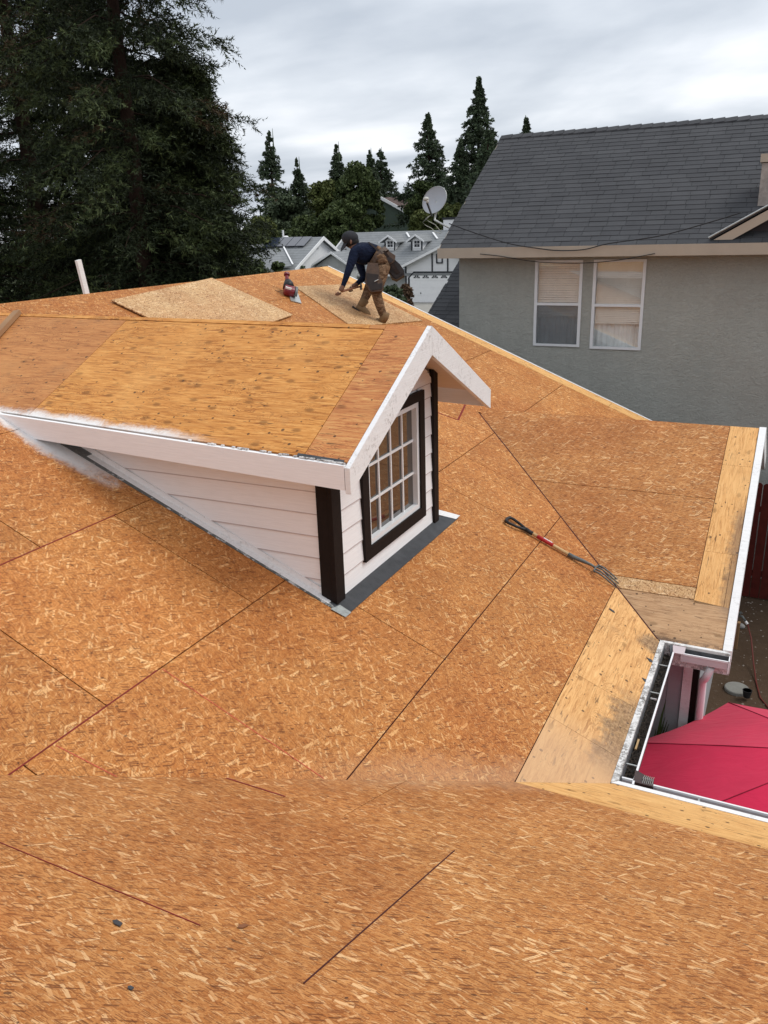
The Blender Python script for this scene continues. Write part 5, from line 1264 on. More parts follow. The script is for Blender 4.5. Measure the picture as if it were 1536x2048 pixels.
broadleaf(905, 400, 40, 71, 'yellow green tree right of the satellite dish', 48, *OG, n=8000)
broadleaf(845, 350, 34, 74, 'mid green tree below the large conifer', 49, *DG, n=7000)
broadleaf(610, 430, 60, 69, 'dark green tree low behind the solar panels', 50, *DG, n=10000)
broadleaf(500, 505, 50, 34, 'dark shrub behind the ridge at the left', 51, *DG, n=9000, size=.10, group='shrubs behind the ridge', name='shrub', cat='shrub')
broadleaf(555, 512, 26, 36, 'green shrub in front of the solar roof', 52, *DG, n=7000, size=.09, group='shrubs behind the ridge', name='shrub', cat='shrub')
broadleaf(608, 522, 14, 40, 'small leafy shrub below the white gable', 53, *GG, n=2500, size=.10, group='shrubs behind the ridge', name='shrub', cat='shrub')
broadleaf(780, 570, 28, 55, 'green bush beside the wall left of the garage', 54, *GG, n=4000, size=.12, group='bushes by the far garage', name='bush', cat='bush')
broadleaf(812, 566, 14, 57, 'reddish dry bush beside the garage door', 55, (0.09, 0.05, 0.03), (0.16, 0.10, 0.06), n=2500, size=.12, group='bushes by the far garage', name='bush', cat='bush')

# ------------------------------------------------------------------ far houses
FS = shingle_mat('far_grey_shingle', (0.155, 0.162, 0.165), (0.165, 0.172, 0.175))
def far_shingle():
    M = Mat('far_grey_shingle_rows'); p = M.pos(); x, y, z = M.xyz(p)
    r = M.math('FRACT', M.math('MULTIPLY', z, 5.5)); f = M.noise(p, 1.1, 5, 0.7); g_ = M.noise(M.mapping(p, scale=(1.6, 1.6, 8)), 3, 4, 0.7)
    c = M.ramp(M.math('ADD', M.math('MULTIPLY', f, .5), M.math('MULTIPLY', g_, .5)), [(0.3, (0.17, 0.18, 0.185)), (0.7, (0.29, 0.30, 0.305))])
    c = M.mix(M.math('MULTIPLY', M.math('LESS_THAN', r, 0.18), 0.35), c, (0.06, 0.06, 0.065)); return M.finish(c, 0.9, 0.2)
FS = far_shingle()
FW = siding_paint('far_white_siding', (0.70, 0.705, 0.71), 0.2); FWT = simple('far_white_trim', (0.78, 0.78, 0.78), 0.6, 0.03); FG = simple('far_grey_siding', (0.38, 0.39, 0.385), 0.8, 0.06); FD = simple('far_dark_trim', (0.03, 0.032, 0.038), 0.7, 0.1)
def lapwall(x0, x1, y, z0, z1, mat, parent, step=0.28, gable=None, nm='siding_board'):
    """boards on a wall that faces -y; gable=(xa, za) cuts the boards to a gable"""
    z = z0
    while z < z1 - 0.01:
        b = min(z + step, z1)
        def lim(zz):
            if not gable: return x0, x1
            xa, za, sl, ze_ = gable
            if zz <= ze_: return x0, x1
            w = max(0.02, (za - zz) / sl); return max(x0, xa - w), min(x1, xa + w)
        (a0, a1), (b0, b1) = lim(z), lim(b)
        m = MB(); m.poly([(a0, y - .025, z), (a1, y - .025, z), (b1, y - .006, b), (b0, y - .006, b)]); m.poly([(a0, y - .025, z), (a0, y, z), (a1, y, z), (a1, y - .025, z)][::-1]); m.build(nm, mat, parent); z = b
HA = thing('garage_house', (-27, 66, GZ), 'white sided house with two small roof dormers and a white garage door', 'house')
# garage gable wing
ga = atY(880, 492, 61.6); gl = atY(800, 534, 61.6); sl = (ga[2] - gl[2]) / (ga[0] - gl[0]); xr2 = 2 * ga[0] - gl[0]
m = MB(); wl, wr = gl[0] + .30, xr2 - .30
m.prism([(wl, 62, GZ), (wr, 62, GZ), (wr, 62, gl[2] + .1), (ga[0], 62, ga[2] - .12), (wl, 62, gl[2] + .1)], (0, 5.5, 0)); gwal = m.build('wall', FW, HA)
dx0, dx1, dz1 = -28.05, -23.15, -3.72
lapwall(wl, wr, 61.99, dz1 + .12, ga[2] - .2, FW, gwal, 0.26, (ga[0], ga[2] - .12, sl, gl[2] + .1)); lapwall(wl, dx0 - .14, 61.99, GZ, dz1 + .12, FW, gwal, 0.26)
for s_ in (-1, 1):
    ex = gl[0] if s_ < 0 else xr2
    m = MB(); m.prism([(ga[0], 61.6, ga[2]), (ex, 61.6, gl[2]), (ex, 67.5, gl[2]), (ga[0], 67.5, ga[2])], (0, 0, -.10)); m.build('roof', FS, HA)
    m = MB(); m.prism([(ga[0], 61.59, ga[2] + .03), (ex - .05 * -s_, 61.59, gl[2] + .03), (ex - .05 * -s_, 61.59, gl[2] - .17), (ga[0], 61.59, ga[2] - .17)], (0, -.04, 0)); m.build('barge_board', FWT, HA)
# garage door
m = MB(); m.prism([(dx0, 61.93, GZ + .02), (dx1, 61.93, GZ + .02), (dx1, 61.93, dz1 - .35), (dx1 - .35, 61.93, dz1), (dx0 + .35, 61.93, dz1), (dx0, 61.93, dz1 - .35)], (0, .05, 0)); gd = m.build('garage_door', FWT, HA)
for k in range(4):
    z = GZ + .05 + k * .56; hb('door_panel', (dx0 + .03, 61.905, z), (dx1 - .03, 61.93, z + .53 if k < 3 else dz1 - .05), FWT, gd)
for k in range(6):
    xc = dx0 + .62 + k * .78; m = MB()
    c_ = P3(xc - .0, 61.90, dz1 - .42)
    for a0, a1 in ((8, 40), (50, 85), (95, 130), (140, 172)):
        m.prism([c_ + P3(.06 * math.cos(math.radians((a0 + a1) / 2)), 0, .04), c_ + P3(.29 * math.cos(math.radians(a0)), 0, .27 * math.sin(math.radians(a0))), c_ + P3(.29 * math.cos(math.radians(a1)), 0, .27 * math.sin(math.radians(a1)))], (0, -.01, 0))
    m.build('sunburst_window', FD, gd)
m = MB(); m.tube([(dx0 + .95, 61.9, -5.25), (dx0 + .95, 61.86, -5.25)], .05, 8); m.build('handle', FD, gd)
for a, b in (((dx0 - .14, GZ), (dx0, dz1 - .35)), ((dx1, GZ), (dx1 + .14, dz1 - .35)), ((dx0 + .35, dz1), (dx1 - .35, dz1 + .13))): hb('door_trim', (a[0], 61.90, a[1]), (b[0], 61.97, b[1]), FD, HA)
for s_, xx in ((1, dx0), (-1, dx1)):
    m = MB(); m.prism([(xx - .14 * s_, 61.90, dz1 - .35), (xx, 61.90, dz1 - .35), (xx + .35 * s_, 61.90, dz1), (xx + .35 * s_, 61.90, dz1 + .13)], (0, .07, 0)); m.build('door_trim', FD, HA)
for px in (864, 895): q = atY(px, 540, 61.9)[0]; hb('batten', (q - .05, 61.91, dz1 + .13), (q + .05, 61.97, ga[2] - sl * abs(q - ga[0]) - .2), FD, HA)
q0, q1 = atY(872, 527, 61.9), atY(885, 510, 61.9)
for (a, b) in (((q0[0], q0[2]), (q1[0], q0[2] + .09)), ((q0[0], q0[2] + .09), (q0[0] + .09, q1[2])), ((q1[0] - .09, q0[2] + .09), (q1[0], q1[2])), ((q0[0], q1[2]), (q1[0], q1[2] + .08))): hb('vent_trim', (a[0], 61.9, a[1]), (b[0], 61.97, b[1]), FD, HA)
q = atY(807, 560, 61.9)[0]; hb('corner_trim', (wl - .02, 61.93, GZ), (wl + .10, 61.985, gl[2]), FD, HA)
# main roof behind
RY = 68.0; rl = atY(697, 466, RY); rr = atY(892, 459, RY); zr_ = (rl[2] + rr[2]) / 2; SA = 0.52
ey = 61.9; ez = zr_ - SA * (RY - ey); zA = lambda y: zr_ - SA * (RY - y)
m = MB(); m.prism([(rl[0], ey, ez), (rr[0] + 5, ey, ez), (rr[0] + 5, RY, zr_), (rl[0], RY, zr_)], (0, 0, -.15)); m.build('roof', FS, HA)
m = MB(); m.prism([(rl[0], 2 * RY - ey, ez), (rr[0] + 5, 2 * RY - ey, ez), (rr[0] + 5, RY + .01, zr_), (rl[0], RY + .01, zr_)], (0, 0, -.15)); m.build('roof', FS, HA)
m = MB(); m.prism([(rl[0] + .3, 62.5, GZ), (rr[0] + 4.7, 62.5, GZ), (rr[0] + 4.7, 62.5, ez - .02), (rl[0] + .3, 62.5, ez - .02)], (0, 10, 0)); m.build('wall', FG, HA)
m = MB(); m.prism([(rl[0] + .3, 62.5, ez - .1), (rl[0] + .3, 73.5, ez - .1), (rl[0] + .3, RY, zr_ - .2)], (.1, 0, 0)); m.build('gable_wall', FG, HA)
m = MB(); m.beam((rl[0] - .02, ey, ez), (rl[0] - .02, RY, zr_), .05, .22); m.build('barge_board', FWT, HA)
m = MB(); m.box((rl[0], ey - .05, ez - .2), (gl[0], ey, ez)); m.build('eave_fascia', FWT, HA)
def roof_dormer(pax, pay, pel, per, pey, pwl, pwr, pwb, wx0, wx1, wy0_, wy1_, plen):
    # front wall stands where its foot meets the roof slope
    v = sight((pwl + pwr) / 2, pwb); t = (zr_ - SA * RY) / (v[2] - SA * v[1]); Y0 = (v * t)[1]
    A = atY(pax, pay, Y0 - .3); E0 = atY(pel, pey, Y0 - .3); E1 = atY(per, pey, Y0 - .3); wl_, wr_ = atY(pwl, pwb, Y0), atY(pwr, pwb, Y0)
    ybk = (A[2] - zr_) / SA + RY; zE = (E0[2] + E1[2]) / 2; ybe = (zE - zr_) / SA + RY
    m = MB(); m.prism([(wl_[0], Y0, wl_[2] - .1), (wr_[0], Y0, wl_[2] - .1), (wr_[0], Y0, zE + .02), (A[0], Y0, A[2] - .12), (wl_[0], Y0, zE + .02)], (0, .1, 0))
    for xx in (wl_[0], wr_[0] - .08): m.prism([(xx, Y0 + .1, wl_[2] - .1), (xx, ybe, zE), (xx, Y0 + .1, zE)], (.08, 0, 0))
    dd = m.build('dormer', FW, HA)
    for E in (E0, E1):
        m = MB(); m.prism([(A[0], Y0 - .3, A[2]), (E[0], Y0 - .3, zE), (E[0], ybe, zE), (A[0], ybk, A[2])], (0, 0, -.08)); m.build('dormer_roof', FS, dd)
        m = MB(); m.prism([(A[0], Y0 - .31, A[2] + .03), (E[0], Y0 - .31, zE + .03), (E[0], Y0 - .31, zE - .11), (A[0], Y0 - .31, A[2] - .13)], (0, -.04, 0)); m.build('barge_board', FWT, dd)
    for xx in (wl_[0] - .02, wr_[0] - .09): hb('corner_trim', (xx, Y0 - .05, wl_[2]), (xx + .11, Y0 - .005, zE - .02), FD, dd)
    a, b = atY(wx0, wy1_, Y0 - .05), atY(wx1, wy0_, Y0 - .05)
    hb('window_frame', (a[0] - .10, Y0 - .05, a[2] - .10), (b[0] + .10, Y0 - .005, b[2] + .10), FWT, dd); w_, h_ = (b[0] - a[0]), (b[2] - a[2])
    for i in (0, 1):
        for j in (0, 1): hb('pane', (a[0] + i * w_ / 2 + .02, Y0 - .06, a[2] + j * h_ / 2 + .02), (a[0] + (i + 1) * w_ / 2 - .02, Y0 - .051, a[2] + (j + 1) * h_ / 2 - .02), FD, dd)
roof_dormer(775.5, 470.5, 757.5, 793.5, 484, 770, 790.5, 501, 774.8, 785.6, 482, 494.5, 1)
roof_dormer(830, 468.7, 812.5, 848, 482.2, 823, 845, 501, 828.5, 839.3, 480.8, 494.5, 1)
for p0, p1 in (((813.5, 466.5), (819, 475.5)), ((866, 466), (875, 478.5))):
    a, b = [ (lambda v: v * ((zr_ - SA * RY) / (v[2] - SA * v[1])))(sight(*p)) for p in (p0, p1)]
    m = MB(); m.beam(a + P3(0, -.02, .05), b + P3(0, -.02, .05), .16, .05); m.build('valley_flashing', FWT, HA)
ca2 = atY(897, 458, 68.5); cc = hb('chimney', (ca2[0] - .35, 68.2, ca2[2] - 1), (ca2[0] + 1.2, 69.0, ca2[2] + .75), FWT, HA); hb('chimney_cap', (ca2[0] - .42, 68.15, ca2[2] + .76), (ca2[0] + 1.27, 69.05, ca2[2] + .93), FD, cc)
# small porch gable at its left
pa, pl_, pr_ = atY(663, 503.5, 60.5), atY(620, 533, 60.5), atY(702, 527, 60.5); zE = (pl_[2] + pr_[2]) / 2 - .1
m = MB(); m.prism([(pl_[0] + .4, 60.8, GZ), (pr_[0] - .2, 60.8, GZ), (pr_[0] - .2, 60.8, zE), (pa[0], 60.8, pa[2] - .15), (pl_[0] + .4, 60.8, zE)], (0, 3.5, 0)); pw = m.build('porch_wall', FG, HA)
lapwall(pl_[0] + .9, pr_[0] - .2, 60.79, GZ + 1.5, pa[2] - .3, FG, pw, 0.34, (pa[0], pa[2] - .15, (pa[2] - zE) / (pr_[0] - pa[0]), zE))
hb('corner_trim', (pl_[0] + .85, 60.72, GZ), (pl_[0] + 1.0, 60.79, zE), FD, pw)
for ex in (pl_[0], pr_[0]):
    m = MB(); m.prism([(pa[0], 60.4, pa[2]), (ex, 60.4, zE), (ex, 65.5, zE), (pa[0], 65.5, pa[2])], (0, 0, -.1)); m.build('roof', FS, HA)
    m = MB(); m.prism([(pa[0], 60.39, pa[2] + .03), (ex, 60.39, zE + .03), (ex, 60.39, zE - .13), (pa[0], 60.39, pa[2] - .16)], (0, -.04, 0)); m.build('barge_board', FWT, HA)

# house with the solar panels
HS = thing('solar_house', (-40, 62, GZ), 'pale house with grey roof carrying a row of solar panels', 'house')
rx = -35.8; ry, rz = 62.0, -0.80; fyB, fzB = 57.85, -2.81; SB = (rz - fzB) / (ry - fyB); zB = lambda y: rz - SB * (ry - y)
xl = atY(497, 476, ry)[0] + 1.2
m = MB(); m.prism([(xl, fyB - .6, zB(fyB - .6)), (rx, fyB - .6, zB(fyB - .6)), (rx, ry, rz), (xl, ry, rz)], (0, 0, -.12)); m.build('roof', FS, HS)
m = MB(); m.prism([(xl, 2 * ry - fyB, fzB), (rx, 2 * ry - fyB, fzB), (rx, ry + .01, rz), (xl, ry + .01, rz)], (0, 0, -.12)); m.build('roof', FS, HS)
m = MB(); m.prism([(rx - .35, fyB, GZ), (rx - .35, 2 * ry - fyB, GZ), (rx - .35, 2 * ry - fyB, fzB - .1), (rx - .35, ry, rz - .2), (rx - .35, fyB, fzB - .1)], (-9, 0, 0)); m.build('wall', FW, HS)
for yb in (fyB - .6, 2 * ry - fyB):
    m = MB(); m.beam((rx + .02, yb, (zB(yb) if yb < ry else fzB) - .06), (rx + .02, ry, rz - .06), .05, .25, up=(1, 0, 0)) if False else m.prism([(rx + .03, yb, (zB(yb) if yb < ry else fzB) + .04), (rx + .03, ry, rz + .04), (rx + .03, ry, rz - .24), (rx + .03, yb, (zB(yb) if yb < ry else fzB) - .22)], (-.06, 0, 0)); m.build('barge_board', FWT, HS)
hb('gable_vent', (rx - .36, 61.2, -1.75), (rx - .32, 61.6, -1.25), FG, HS)
m = MB(); m.box((xl, fyB - .64, zB(fyB - .6) - .2), (rx, fyB - .6, zB(fyB - .6) - .02)); m.build('eave_fascia', FWT, HS)
def onB(px, py): v = sight(px, py); return v * ((rz - SB * ry) / (v[2] - SB * v[1]))
SOL = Mat('solar_cell'); sp_ = SOL.uv(); sx = SOL.xyz(sp_)
SOLM = SOL.finish((0.030, 0.038, 0.058), 0.12, 0.8)
s_tl, s_tr, s_bl, s_br = onB(535, 478.5), onB(626, 477.5), onB(519, 497), onB(609, 495)
for k in range(5):
    a, b = k / 5, (k + 1) / 5; lerp = lambda p, q, s: p * (1 - s) + q * s; up_ = P3(0, -SB * .16, .16)
    y0 = (s_bl[1] + s_br[1]) / 2; y1 = (s_tl[1] + s_tr[1]) / 2; xa, xb = lerp(s_tl[0] * .5 + s_bl[0] * .5, s_tr[0] * .5 + s_br[0] * .5, a), lerp(s_tl[0] * .5 + s_bl[0] * .5, s_tr[0] * .5 + s_br[0] * .5, b)
    m = MB(); m.prism([P3(xa + .03, y0, zB(y0)) + up_, P3(xb - .03, y0, zB(y0)) + up_, P3(xb - .03, y1, zB(y1)) + up_, P3(xa + .03, y1, zB(y1)) + up_], (0, 0, -.05)); m.build('solar_panel', SOLM, HS)
m = MB(); y2 = y0 - 1.3; m.prism([P3(xa * 0 + s_bl[0] - .2, y2, zB(y2)) + up_, P3(s_bl[0] + .9, y2, zB(y2)) + up_, P3(s_bl[0] + .9, y0 - .05, zB(y0 - .05)) + up_, P3(s_bl[0] - .2, y0 - .05, zB(y0 - .05)) + up_], (0, 0, -.05)); m.build('solar_panel', SOLM, HS)
vp = onB(564, 474); m = MB(); m.tube([vp + P3(0, .2, -.3), vp + P3(0, .2, .55)], .09, 8); m.build('vent_pipe', FWT, HS)
vp = onB(572, 476.5); m = MB(); m.tube([vp, vp + P3(0, 0, .12), vp + P3(0, 0, .2)], [.22, .24, .1], 12); m.build('roof_vent', FWT, HS)
# cross gable on its front slope and lower roof at its left
ga_, gb_, gc_ = onB(572, 504), onB(537, 512), onB(594, 531)
for pts in ([ga_ + P3(0, -.3, .35), gb_ + P3(-.4, -3.0, .30), gb_ + P3(1.0, -4.2, -1.0), gc_ + P3(0, -.6, .05)],):
    m = MB(); m.prism(pts, (0, 0, -.1)); m.build('cross_gable_roof', FS, HS)
m = MB(); m.beam(ga_ + P3(0, -.3, .42), gc_ + P3(0, -.6, .12), .12, .05); m.build('valley_flashing', FWT, HS)
m = MB(); m.beam(gb_ + P3(-.4, -3.0, .30), gb_ + P3(1.6, -4.6, -.95), .08, .22); m.build('barge_board', FWT, HS)
q0, q1 = atY(478, 492, 60), atY(527, 490, 60); q2, q3 = atY(490, 473, 64), atY(524, 474, 64)
m = MB(); m.prism([q0, q1, q3, q2], (0, 0, -.12)); m.build('side_roof', FS, HS); m = MB(); m.prism([q0 + P3(0, -.02, .02), q1 + P3(0, -.02, .02), q1 + P3(0, -.02, -.2), q0 + P3(0, -.02, -.2)], (0, -.05, 0)); m.build('eave_fascia', FWT, HS)
m = MB(); m.prism([(q0[0] + .3, 60.3, GZ), (q1[0] - .1, 60.3, GZ), (q1[0] - .1, 60.3, q1[2] - .2), (q0[0] + .3, 60.3, q0[2] - .2)], (0, 3.6, 0)); m.build('side_wall', FW, HS)

# green gable house far behind
HG = thing('green_house', (-38, 96, GZ), 'distant green gabled house with brown roof between the trees', 'house')
a, b, c = atY(762, 396, 86), atY(812, 424, 86), atY(718, 424, 86)
m = MB(); m.prism([(c[0], 86.3, GZ), (b[0] + 1, 86.3, GZ), (b[0] + 1, 86.3, b[2] - .5), (a[0], 86.3, a[2] - .2), (c[0], 86.3, c[2])], (0, 8, 0)); m.build('wall', simple('green_siding', (0.075, 0.10, 0.078), 0.85, 0.1, 1), HG)
BR = simple('brown_shingle', (0.12, 0.085, 0.075), 0.9, 0.15, 2)
dd = b - a; e_ = a + dd * 1.15; m = MB(); m.prism([a, e_, e_ + P3(5, 6, .6) + P3(0, 0, 1.2), a + P3(5.6, 7, .55)], (0, 0, -.15)); m.build('roof', BR, HG)
m = MB(); m.prism([a, c, c + P3(0, 8, 0), a + P3(0, 8, 0)], (0, 0, -.15)); m.build('roof', BR, HG)
m = MB(); m.beam(a + P3(0, -.1, .02), e_ + P3(0, -.1, .02), .1, .30); m.build('barge_board', FWT, HG)

# ------------------------------------------------------------------ the worker
SKIN = simple('skin', (0.17, 0.085, 0.055), 0.55, 0.08, 12)
SHIRT = Mat('navy_shirt'); sp3 = SHIRT.pos(); sn = SHIRT.noise(sp3, 9, 3, 0.6, 0.8)
SHIRT.bump(sn, 1.0, 0.05); SHIRTM = SHIRT.finish(SHIRT.mix(sn, (0.004, 0.007, 0.020), (0.011, 0.018, 0.042)), 0.9, 0.15)
TR = Mat('tan_trousers'); tn = TR.noise(TR.mapping(TR.pos(), scale=(1, 1, 2.2)), 8, 5, 0.65, 1.6); TR.bump(tn, 1.0, 0.06)
TROU = TR.finish(TR.mix(TR.sstep(tn, 0.32, 0.68), (0.10, 0.055, 0.03), (0.30, 0.19, 0.115)), 0.9, 0.1)
BOOT = simple('tan_boot', (0.19, 0.115, 0.055), 0.8, 0.2, 18); LEA = simple('brown_leather', (0.070, 0.040, 0.024), 0.6, 0.35, 16, 0.4, bump=0.4, bscale=30); LEA2 = simple('dark_leather', (0.022, 0.015, 0.013), 0.6, 0.3, 16); CAPM = simple('charcoal_cap', (0.022, 0.023, 0.027), 0.85, 0.15, 20)
def worker():
    D0 = 11.85; J = lambda px, py, dd=0.0: atD(px, py, D0 + dd)
    root = P3(-5.45, 10.8, zM(-5.45, 0)); t = thing('person', root, 'bent over roofer in navy shirt, tan trousers, cap and leather tool belt, holding a hammer', 'person')
    # vertices: (name, position, rx, ry, parent)
    S = [('pelvis', J(762, 523), .150, .135, None), ('waist', J(750, 512), .175, .165, 'pelvis'), ('chest', J(732, 507), .205, .190, 'waist'), ('upper', J(716, 497), .165, .135, 'chest'),
         ('neck', J(709, 493, -.01), .065, .065, 'upper'), ('headb', J(704, 487, -.02), .088, .088, 'neck'), ('head', J(700, 480, -.02), .105, .110, 'headb'),
         ('shl', J(709, 507, -.17), .082, .082, 'upper'), ('ell', J(697, 541, -.20), .056, .056, 'shl'), ('wrl', J(686, 572, -.16), .034, .034, 'ell'), ('hal', J(680.5, 583, -.15), .042, .036, 'wrl'),
         ('shr', J(716, 515, .20), .078, .078, 'upper'), ('elr', J(728, 556, .22), .052, .052, 'shr'), ('wrr', J(712, 569, .12), .034, .034, 'elr'), ('har', J(705, 574, .06), .040, .036, 'wrr'),
         ('hipl', J(766, 533, -.09), .130, .125, 'pelvis'), ('thl', J(759, 556, -.12), .112, .112, 'hipl'), ('knl', J(752, 585, -.14), .082, .082, 'thl'), ('cal', J(760, 612, -.10), .072, .072, 'knl'), ('anl', J(768, 636, -.04), .055, .055, 'cal'),
         ('hipr', J(757, 534, .11), .115, .115, 'pelvis'), ('knr', J(740, 573, .20), .083, .083, 'hipr'), ('car', J(732, 592, .16), .068, .068, 'knr'), ('anr', J(724.5, 607, .10), .056, .056, 'car')]
    idx = {s[0]: i for i, s in enumerate(S)}
    me = bpy.data.meshes.new('skeleton'); me.from_pydata([tuple(s[1] - root) for s in S], [(i, idx[s[4]]) for i, s in enumerate(S) if s[4]], []); me.update()
    sk = bpy.data.objects.new('skeleton', me); COL.objects.link(sk); md = sk.modifiers.new('s', 'SKIN'); md.use_smooth_shade = True
    for i, s in enumerate(S): me.skin_vertices[0].data[i].radius = (s[2], s[3]); me.skin_vertices[0].data[i].use_root = (i == 0)
    sb = sk.modifiers.new('u', 'SUBSURF'); sb.levels = 2; sb.render_levels = 2
    dg = bpy.context.evaluated_depsgraph_get(); bm = bmesh.new(); tmp = bpy.data.meshes.new_from_object(sk.evaluated_get(dg)); bm.from_mesh(tmp)
    bpy.data.objects.remove(sk)
    P = {s[0]: np.array(s[1] - root) for s in S}
    segs = [('pelvis', 'waist', 2), ('waist', 'chest', 1), ('chest', 'upper', 1), ('upper', 'neck', 1), ('neck', 'headb', 0), ('headb', 'head', 0), ('shl', 'ell', 1), ('ell', 'wrl', 1), ('upper', 'shl', 1), ('upper', 'shr', 1), ('shr', 'elr', 1), ('elr', 'wrr', 1), ('wrl', 'hal', 0), ('wrr', 'har', 0),
            ('pelvis', 'hipl', 2), ('hipl', 'thl', 2), ('thl', 'knl', 2), ('knl', 'cal', 2), ('cal', 'anl', 2), ('pelvis', 'hipr', 2), ('hipr', 'knr', 2), ('knr', 'car', 2), ('car', 'anr', 2)]
    for f in bm.faces:
        c = np.array(f.calc_center_median()); best = (9, 0)
        for a, b, mt in segs:
            A, B = P[a], P[b]; s = np.clip(np.dot(c - A, B - A) / np.dot(B - A, B - A), 0, 1); d = np.linalg.norm(c - A - s * (B - A))
            r = 0.0
            if d < best[0]: best = (d, mt)
        f.material_index = best[1]; f.smooth = True
    # fingers and thumbs, ears and nose joined into the body
    ex = MB()
    def hand(c, fw, side, palmn):
        fw, side, palmn = [np.array(k) / np.linalg.norm(k) for k in (fw, side, palmn)]
        for k in range(4):
            o = c + side * (k - 1.5) * .019; L = (.030, .034, .032, .026)[k]
            ex.tube([o, o + fw * L, o + fw * (L * 1.2) + palmn * .022, o + fw * L * .6 + palmn * .040], [.0105, .0105, .0095, .0075], 6)
        ex.tube([c - side * .030 - fw * .02, c - side * .048 + fw * .008 + palmn * .012, c - side * .035 + fw * .025 + palmn * .030], [.013, .012, .009], 6)
    hdir = (J(724, 573, .10) - J(690, 581, -.12)); hdir /= np.linalg.norm(hdir)
    hand(P['hal'] + (P['hal'] - P['wrl']) * .25, P['hal'] - P['wrl'], hdir, np.cross(hdir, P['hal'] - P['wrl']))
    hand(P['har'] + (P['har'] - P['wrr']) * .25, P['har'] - P['wrr'] + P3(0, 0, -.05), np.cross(hdir, P['har'] - P['wrr']) * .4 + hdir, P3(0, 0, -1))
    face = (J(692, 489) - J(700, 480)); face /= np.linalg.norm(face); hc = P['head']; 
    ex.tube([hc + face * .095, hc + face * .125 + P3(0, 0, -.02)], [.016, .012], 6)
    ear = J(700, 484, -.16) - root; ex.ball(ear + P3(0, 0.03, 0), (.018, .014, .032), 8, 6)
    for s_ in (-1, 1):
        e = hc + face * .098 + np.cross(face, P3(0, 0, 1)) * .03 * s_ + P3(0, 0, .018); ex.ball(e, .012, 8, 6, mi=1)
    ex.ball(hc + face * .100 + P3(0, 0, -.055), (.022, .022, .008), 8, 6, mi=1)
    tm = bpy.data.meshes.new('x'); tm.from_pydata([tuple(v) for v in ex.v], [], ex.f); tm.polygons.foreach_set('material_index', [3 if k else 0 for k in ex.mi]); tm.polygons.foreach_set('use_smooth', [True] * len(tm.polygons)); bm.from_mesh(tm)
    bo = bpy.data.meshes.new('body'); bm.to_mesh(bo); bm.free()
    for mm in (SKIN, SHIRTM, TROU, simple('dark_eye', (0.03, 0.015, 0.012), 0.4)): bo.materials.append(mm)
    ob = bpy.data.objects.new('body', bo); COL.objects.link(ob); ob.parent = t; ORI[ob.name] = ORI[t.name]
    W = lambda n: P[n] + root
    # hair and cap
    m = MB(); hcW = W('head'); rotm = None
    m.ball(hcW + P3(0.02, 0.01, -.025), (.108, .112, .09), 14, 8); m.build('hair', simple('black_hair', (0.012, 0.010, 0.009), 0.8), t, smooth=True)
    m = MB(); m.ball(hcW + P3(0.0, 0.0, .028), (.122, .128, .100), 18, 10); capo = m.build('cap', CAPM, t, smooth=True)
    fx = P3(*face); sdx = np.cross(fx, P3(0, 0, 1)); sdx /= np.linalg.norm(sdx); b0 = hcW + fx * .085 + P3(0, 0, .045)
    m = MB(); m.prism([b0 + sdx * .085, b0 + sdx * .075 + fx * .085 + P3(0, 0, -.045), b0 + fx * .115 + P3(0, 0, -.055), b0 - sdx * .075 + fx * .085 + P3(0, 0, -.045), b0 - sdx * .085], (0, 0, -.008)); m.build('cap_brim', CAPM, capo)
    # boots
    def boot(ank, toe, name='boot', up=P3(0, 0, 1)):
        d = toe - ank; L = np.linalg.norm(d); d = d / L; m = MB(); heel = ank - d * .03 - up * .02
        m.tube([ank + up * .09, ank + up * .02, ank - up * .04 + d * .02], [.060, .062, .060], 12); m.tube([heel - up * .045, ank - up * .045 + d * .08, ank - up * .055 + d * .16, ank - up * .06 + d * .205], [.050, .054, .050, .030], 12)
        b = m.build('boot', BOOT, t, smooth=True); m = MB(); sdv = np.cross(d, up); sdv /= np.linalg.norm(sdv)
        m.prism([heel - d * .04 - up * .085 + sdv * .045, heel - d * .04 - up * .085 - sdv * .045, ank + d * .13 - up * .10 - sdv * .055, ank + d * .225 - up * .10 - sdv * .03, ank + d * .225 - up * .10 + sdv * .03, ank + d * .13 - up * .10 + sdv * .055], -up * .022); m.build('sole', LEA2, b)
    boot(W('anl') + P3(0, 0, -.01), W('anl') + P3(-.25, -.02, -.02) + 0 * face, up=P3(.35, 0, .93))
    boot(W('anr') + P3(-.01, 0, -.01), W('anr') + (J(721, 628) - J(706, 613)) * 1.2, up=(J(727, 604) - J(712, 620)) / np.linalg.norm(J(727, 604) - J(712, 620)))
    # belt, pouches, strap
    m = MB(); n = 20; c = W('pelvis') * .55 + W('waist') * .45; axd = W('pelvis') - W('waist'); axd /= np.linalg.norm(axd); e1 = np.cross(axd, P3(0.42, -.84, .33)); e1 /= np.linalg.norm(e1); e2 = np.cross(axd, e1)
    ring = [c + (e1 * math.cos(2 * math.pi * k / n) * .185 + e2 * math.sin(2 * math.pi * k / n) * .185) for k in range(n)]
    for k in range(n):
        a, b = ring[k], ring[(k + 1) % n]; m.prism([a - axd * .035, b - axd * .035, b + axd * .035, a + axd * .035], (a - c) / np.linalg.norm(a - c) * .012)
    belt = m.build('belt', LEA, t)
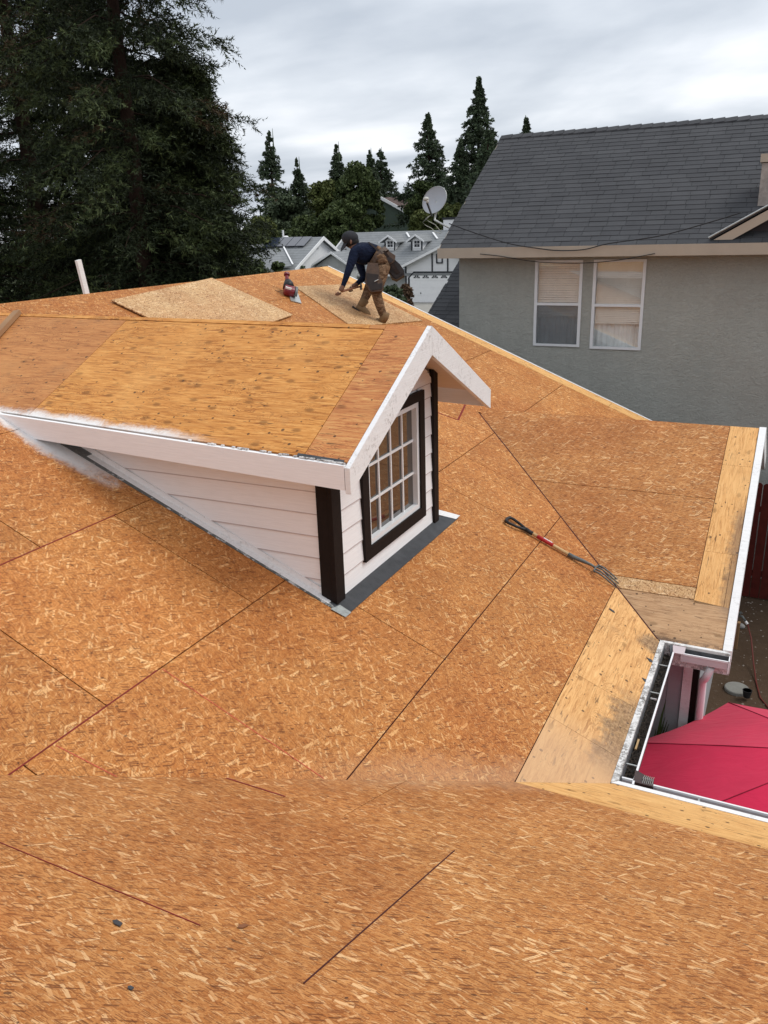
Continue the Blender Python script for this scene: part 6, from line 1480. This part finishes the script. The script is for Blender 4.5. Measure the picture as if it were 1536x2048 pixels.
    def pouch(cx_, cy_, w, h, d, ang, mat, dep):
        c = J(cx_, cy_, dep); r, u, f = CAMROT[0], -CAMROT[1], CAMROT[2]; ca_, sa_ = math.cos(ang), math.sin(ang); X = r * ca_ + u * sa_; Y = -r * sa_ + u * ca_
        m = MB(); pts = [(-.38, .5), (.34, .5), (.48, .15), (.5, -.25), (.36, -.5), (-.30, -.5), (-.5, -.28), (-.46, .2)]
        m.prism([c + X * w * a + Y * h * b - f * d / 2 for a, b in pts], f * d); p = m.build('tool_pouch', mat, t, bevel=0.015)
        m = MB(); m.prism([c + X * w * a + Y * h * b - f * (d / 2 + .012) for a, b in ((-.46, .05), (.42, .02), (.38, -.38), (-.32, -.42))], f * .035); m.build('pouch_pocket', LEA2, p, bevel=0.008)
        return p
    p1 = pouch(745, 552, .20, .34, .11, -.06, LEA, -.26); pouch(751, 571, .22, .20, .11, .10, LEA, -.27)
    pouch(791, 542, .20, .26, .12, .55, LEA2, .06); pouch(779, 517, .16, .14, .10, -.6, LEA, -.08)
    m = MB(); m.tube([J(757, 559, -.345), J(749, 563, -.345)], .007, 6); m.build('tool_handle', MT['metal'], p1)
    m = MB(); m.prism([J(764, 503, -.18), J(770, 501, -.18), J(800, 545, -.05), J(792, 547, -.05)], CAMROT[2] * .015); m.build('strap', LEA2, t)
    m = MB(); m.prism([J(735, 484, -.16), J(739, 484, -.16), J(765, 505, -.18), J(761, 507, -.18)], CAMROT[2] * .01); m.build('suspender', LEA2, t)
    # the hammer he holds
    h0, h1 = J(684, 582.5, -.14), J(722, 572.5, .12); h = thing('hammer', h0, 'wooden handled hammer held in both hands of the roofer', 'hammer')
    m = MB(); m.tube([h0 - (h1 - h0) * .05, h0, h1], [.010, .018, .013], 8); m.build('handle', simple('hammer_handle', (0.30, 0.13, 0.07), 0.5), h, smooth=True)
    up_ = -CAMROT[1]; m = MB(); m.tube([h1 + up_ * .05, h1 + up_ * .01, h1 - up_ * .05], [.008, .018, .018], 8); m.build('head', MT['steel'], h)
worker()
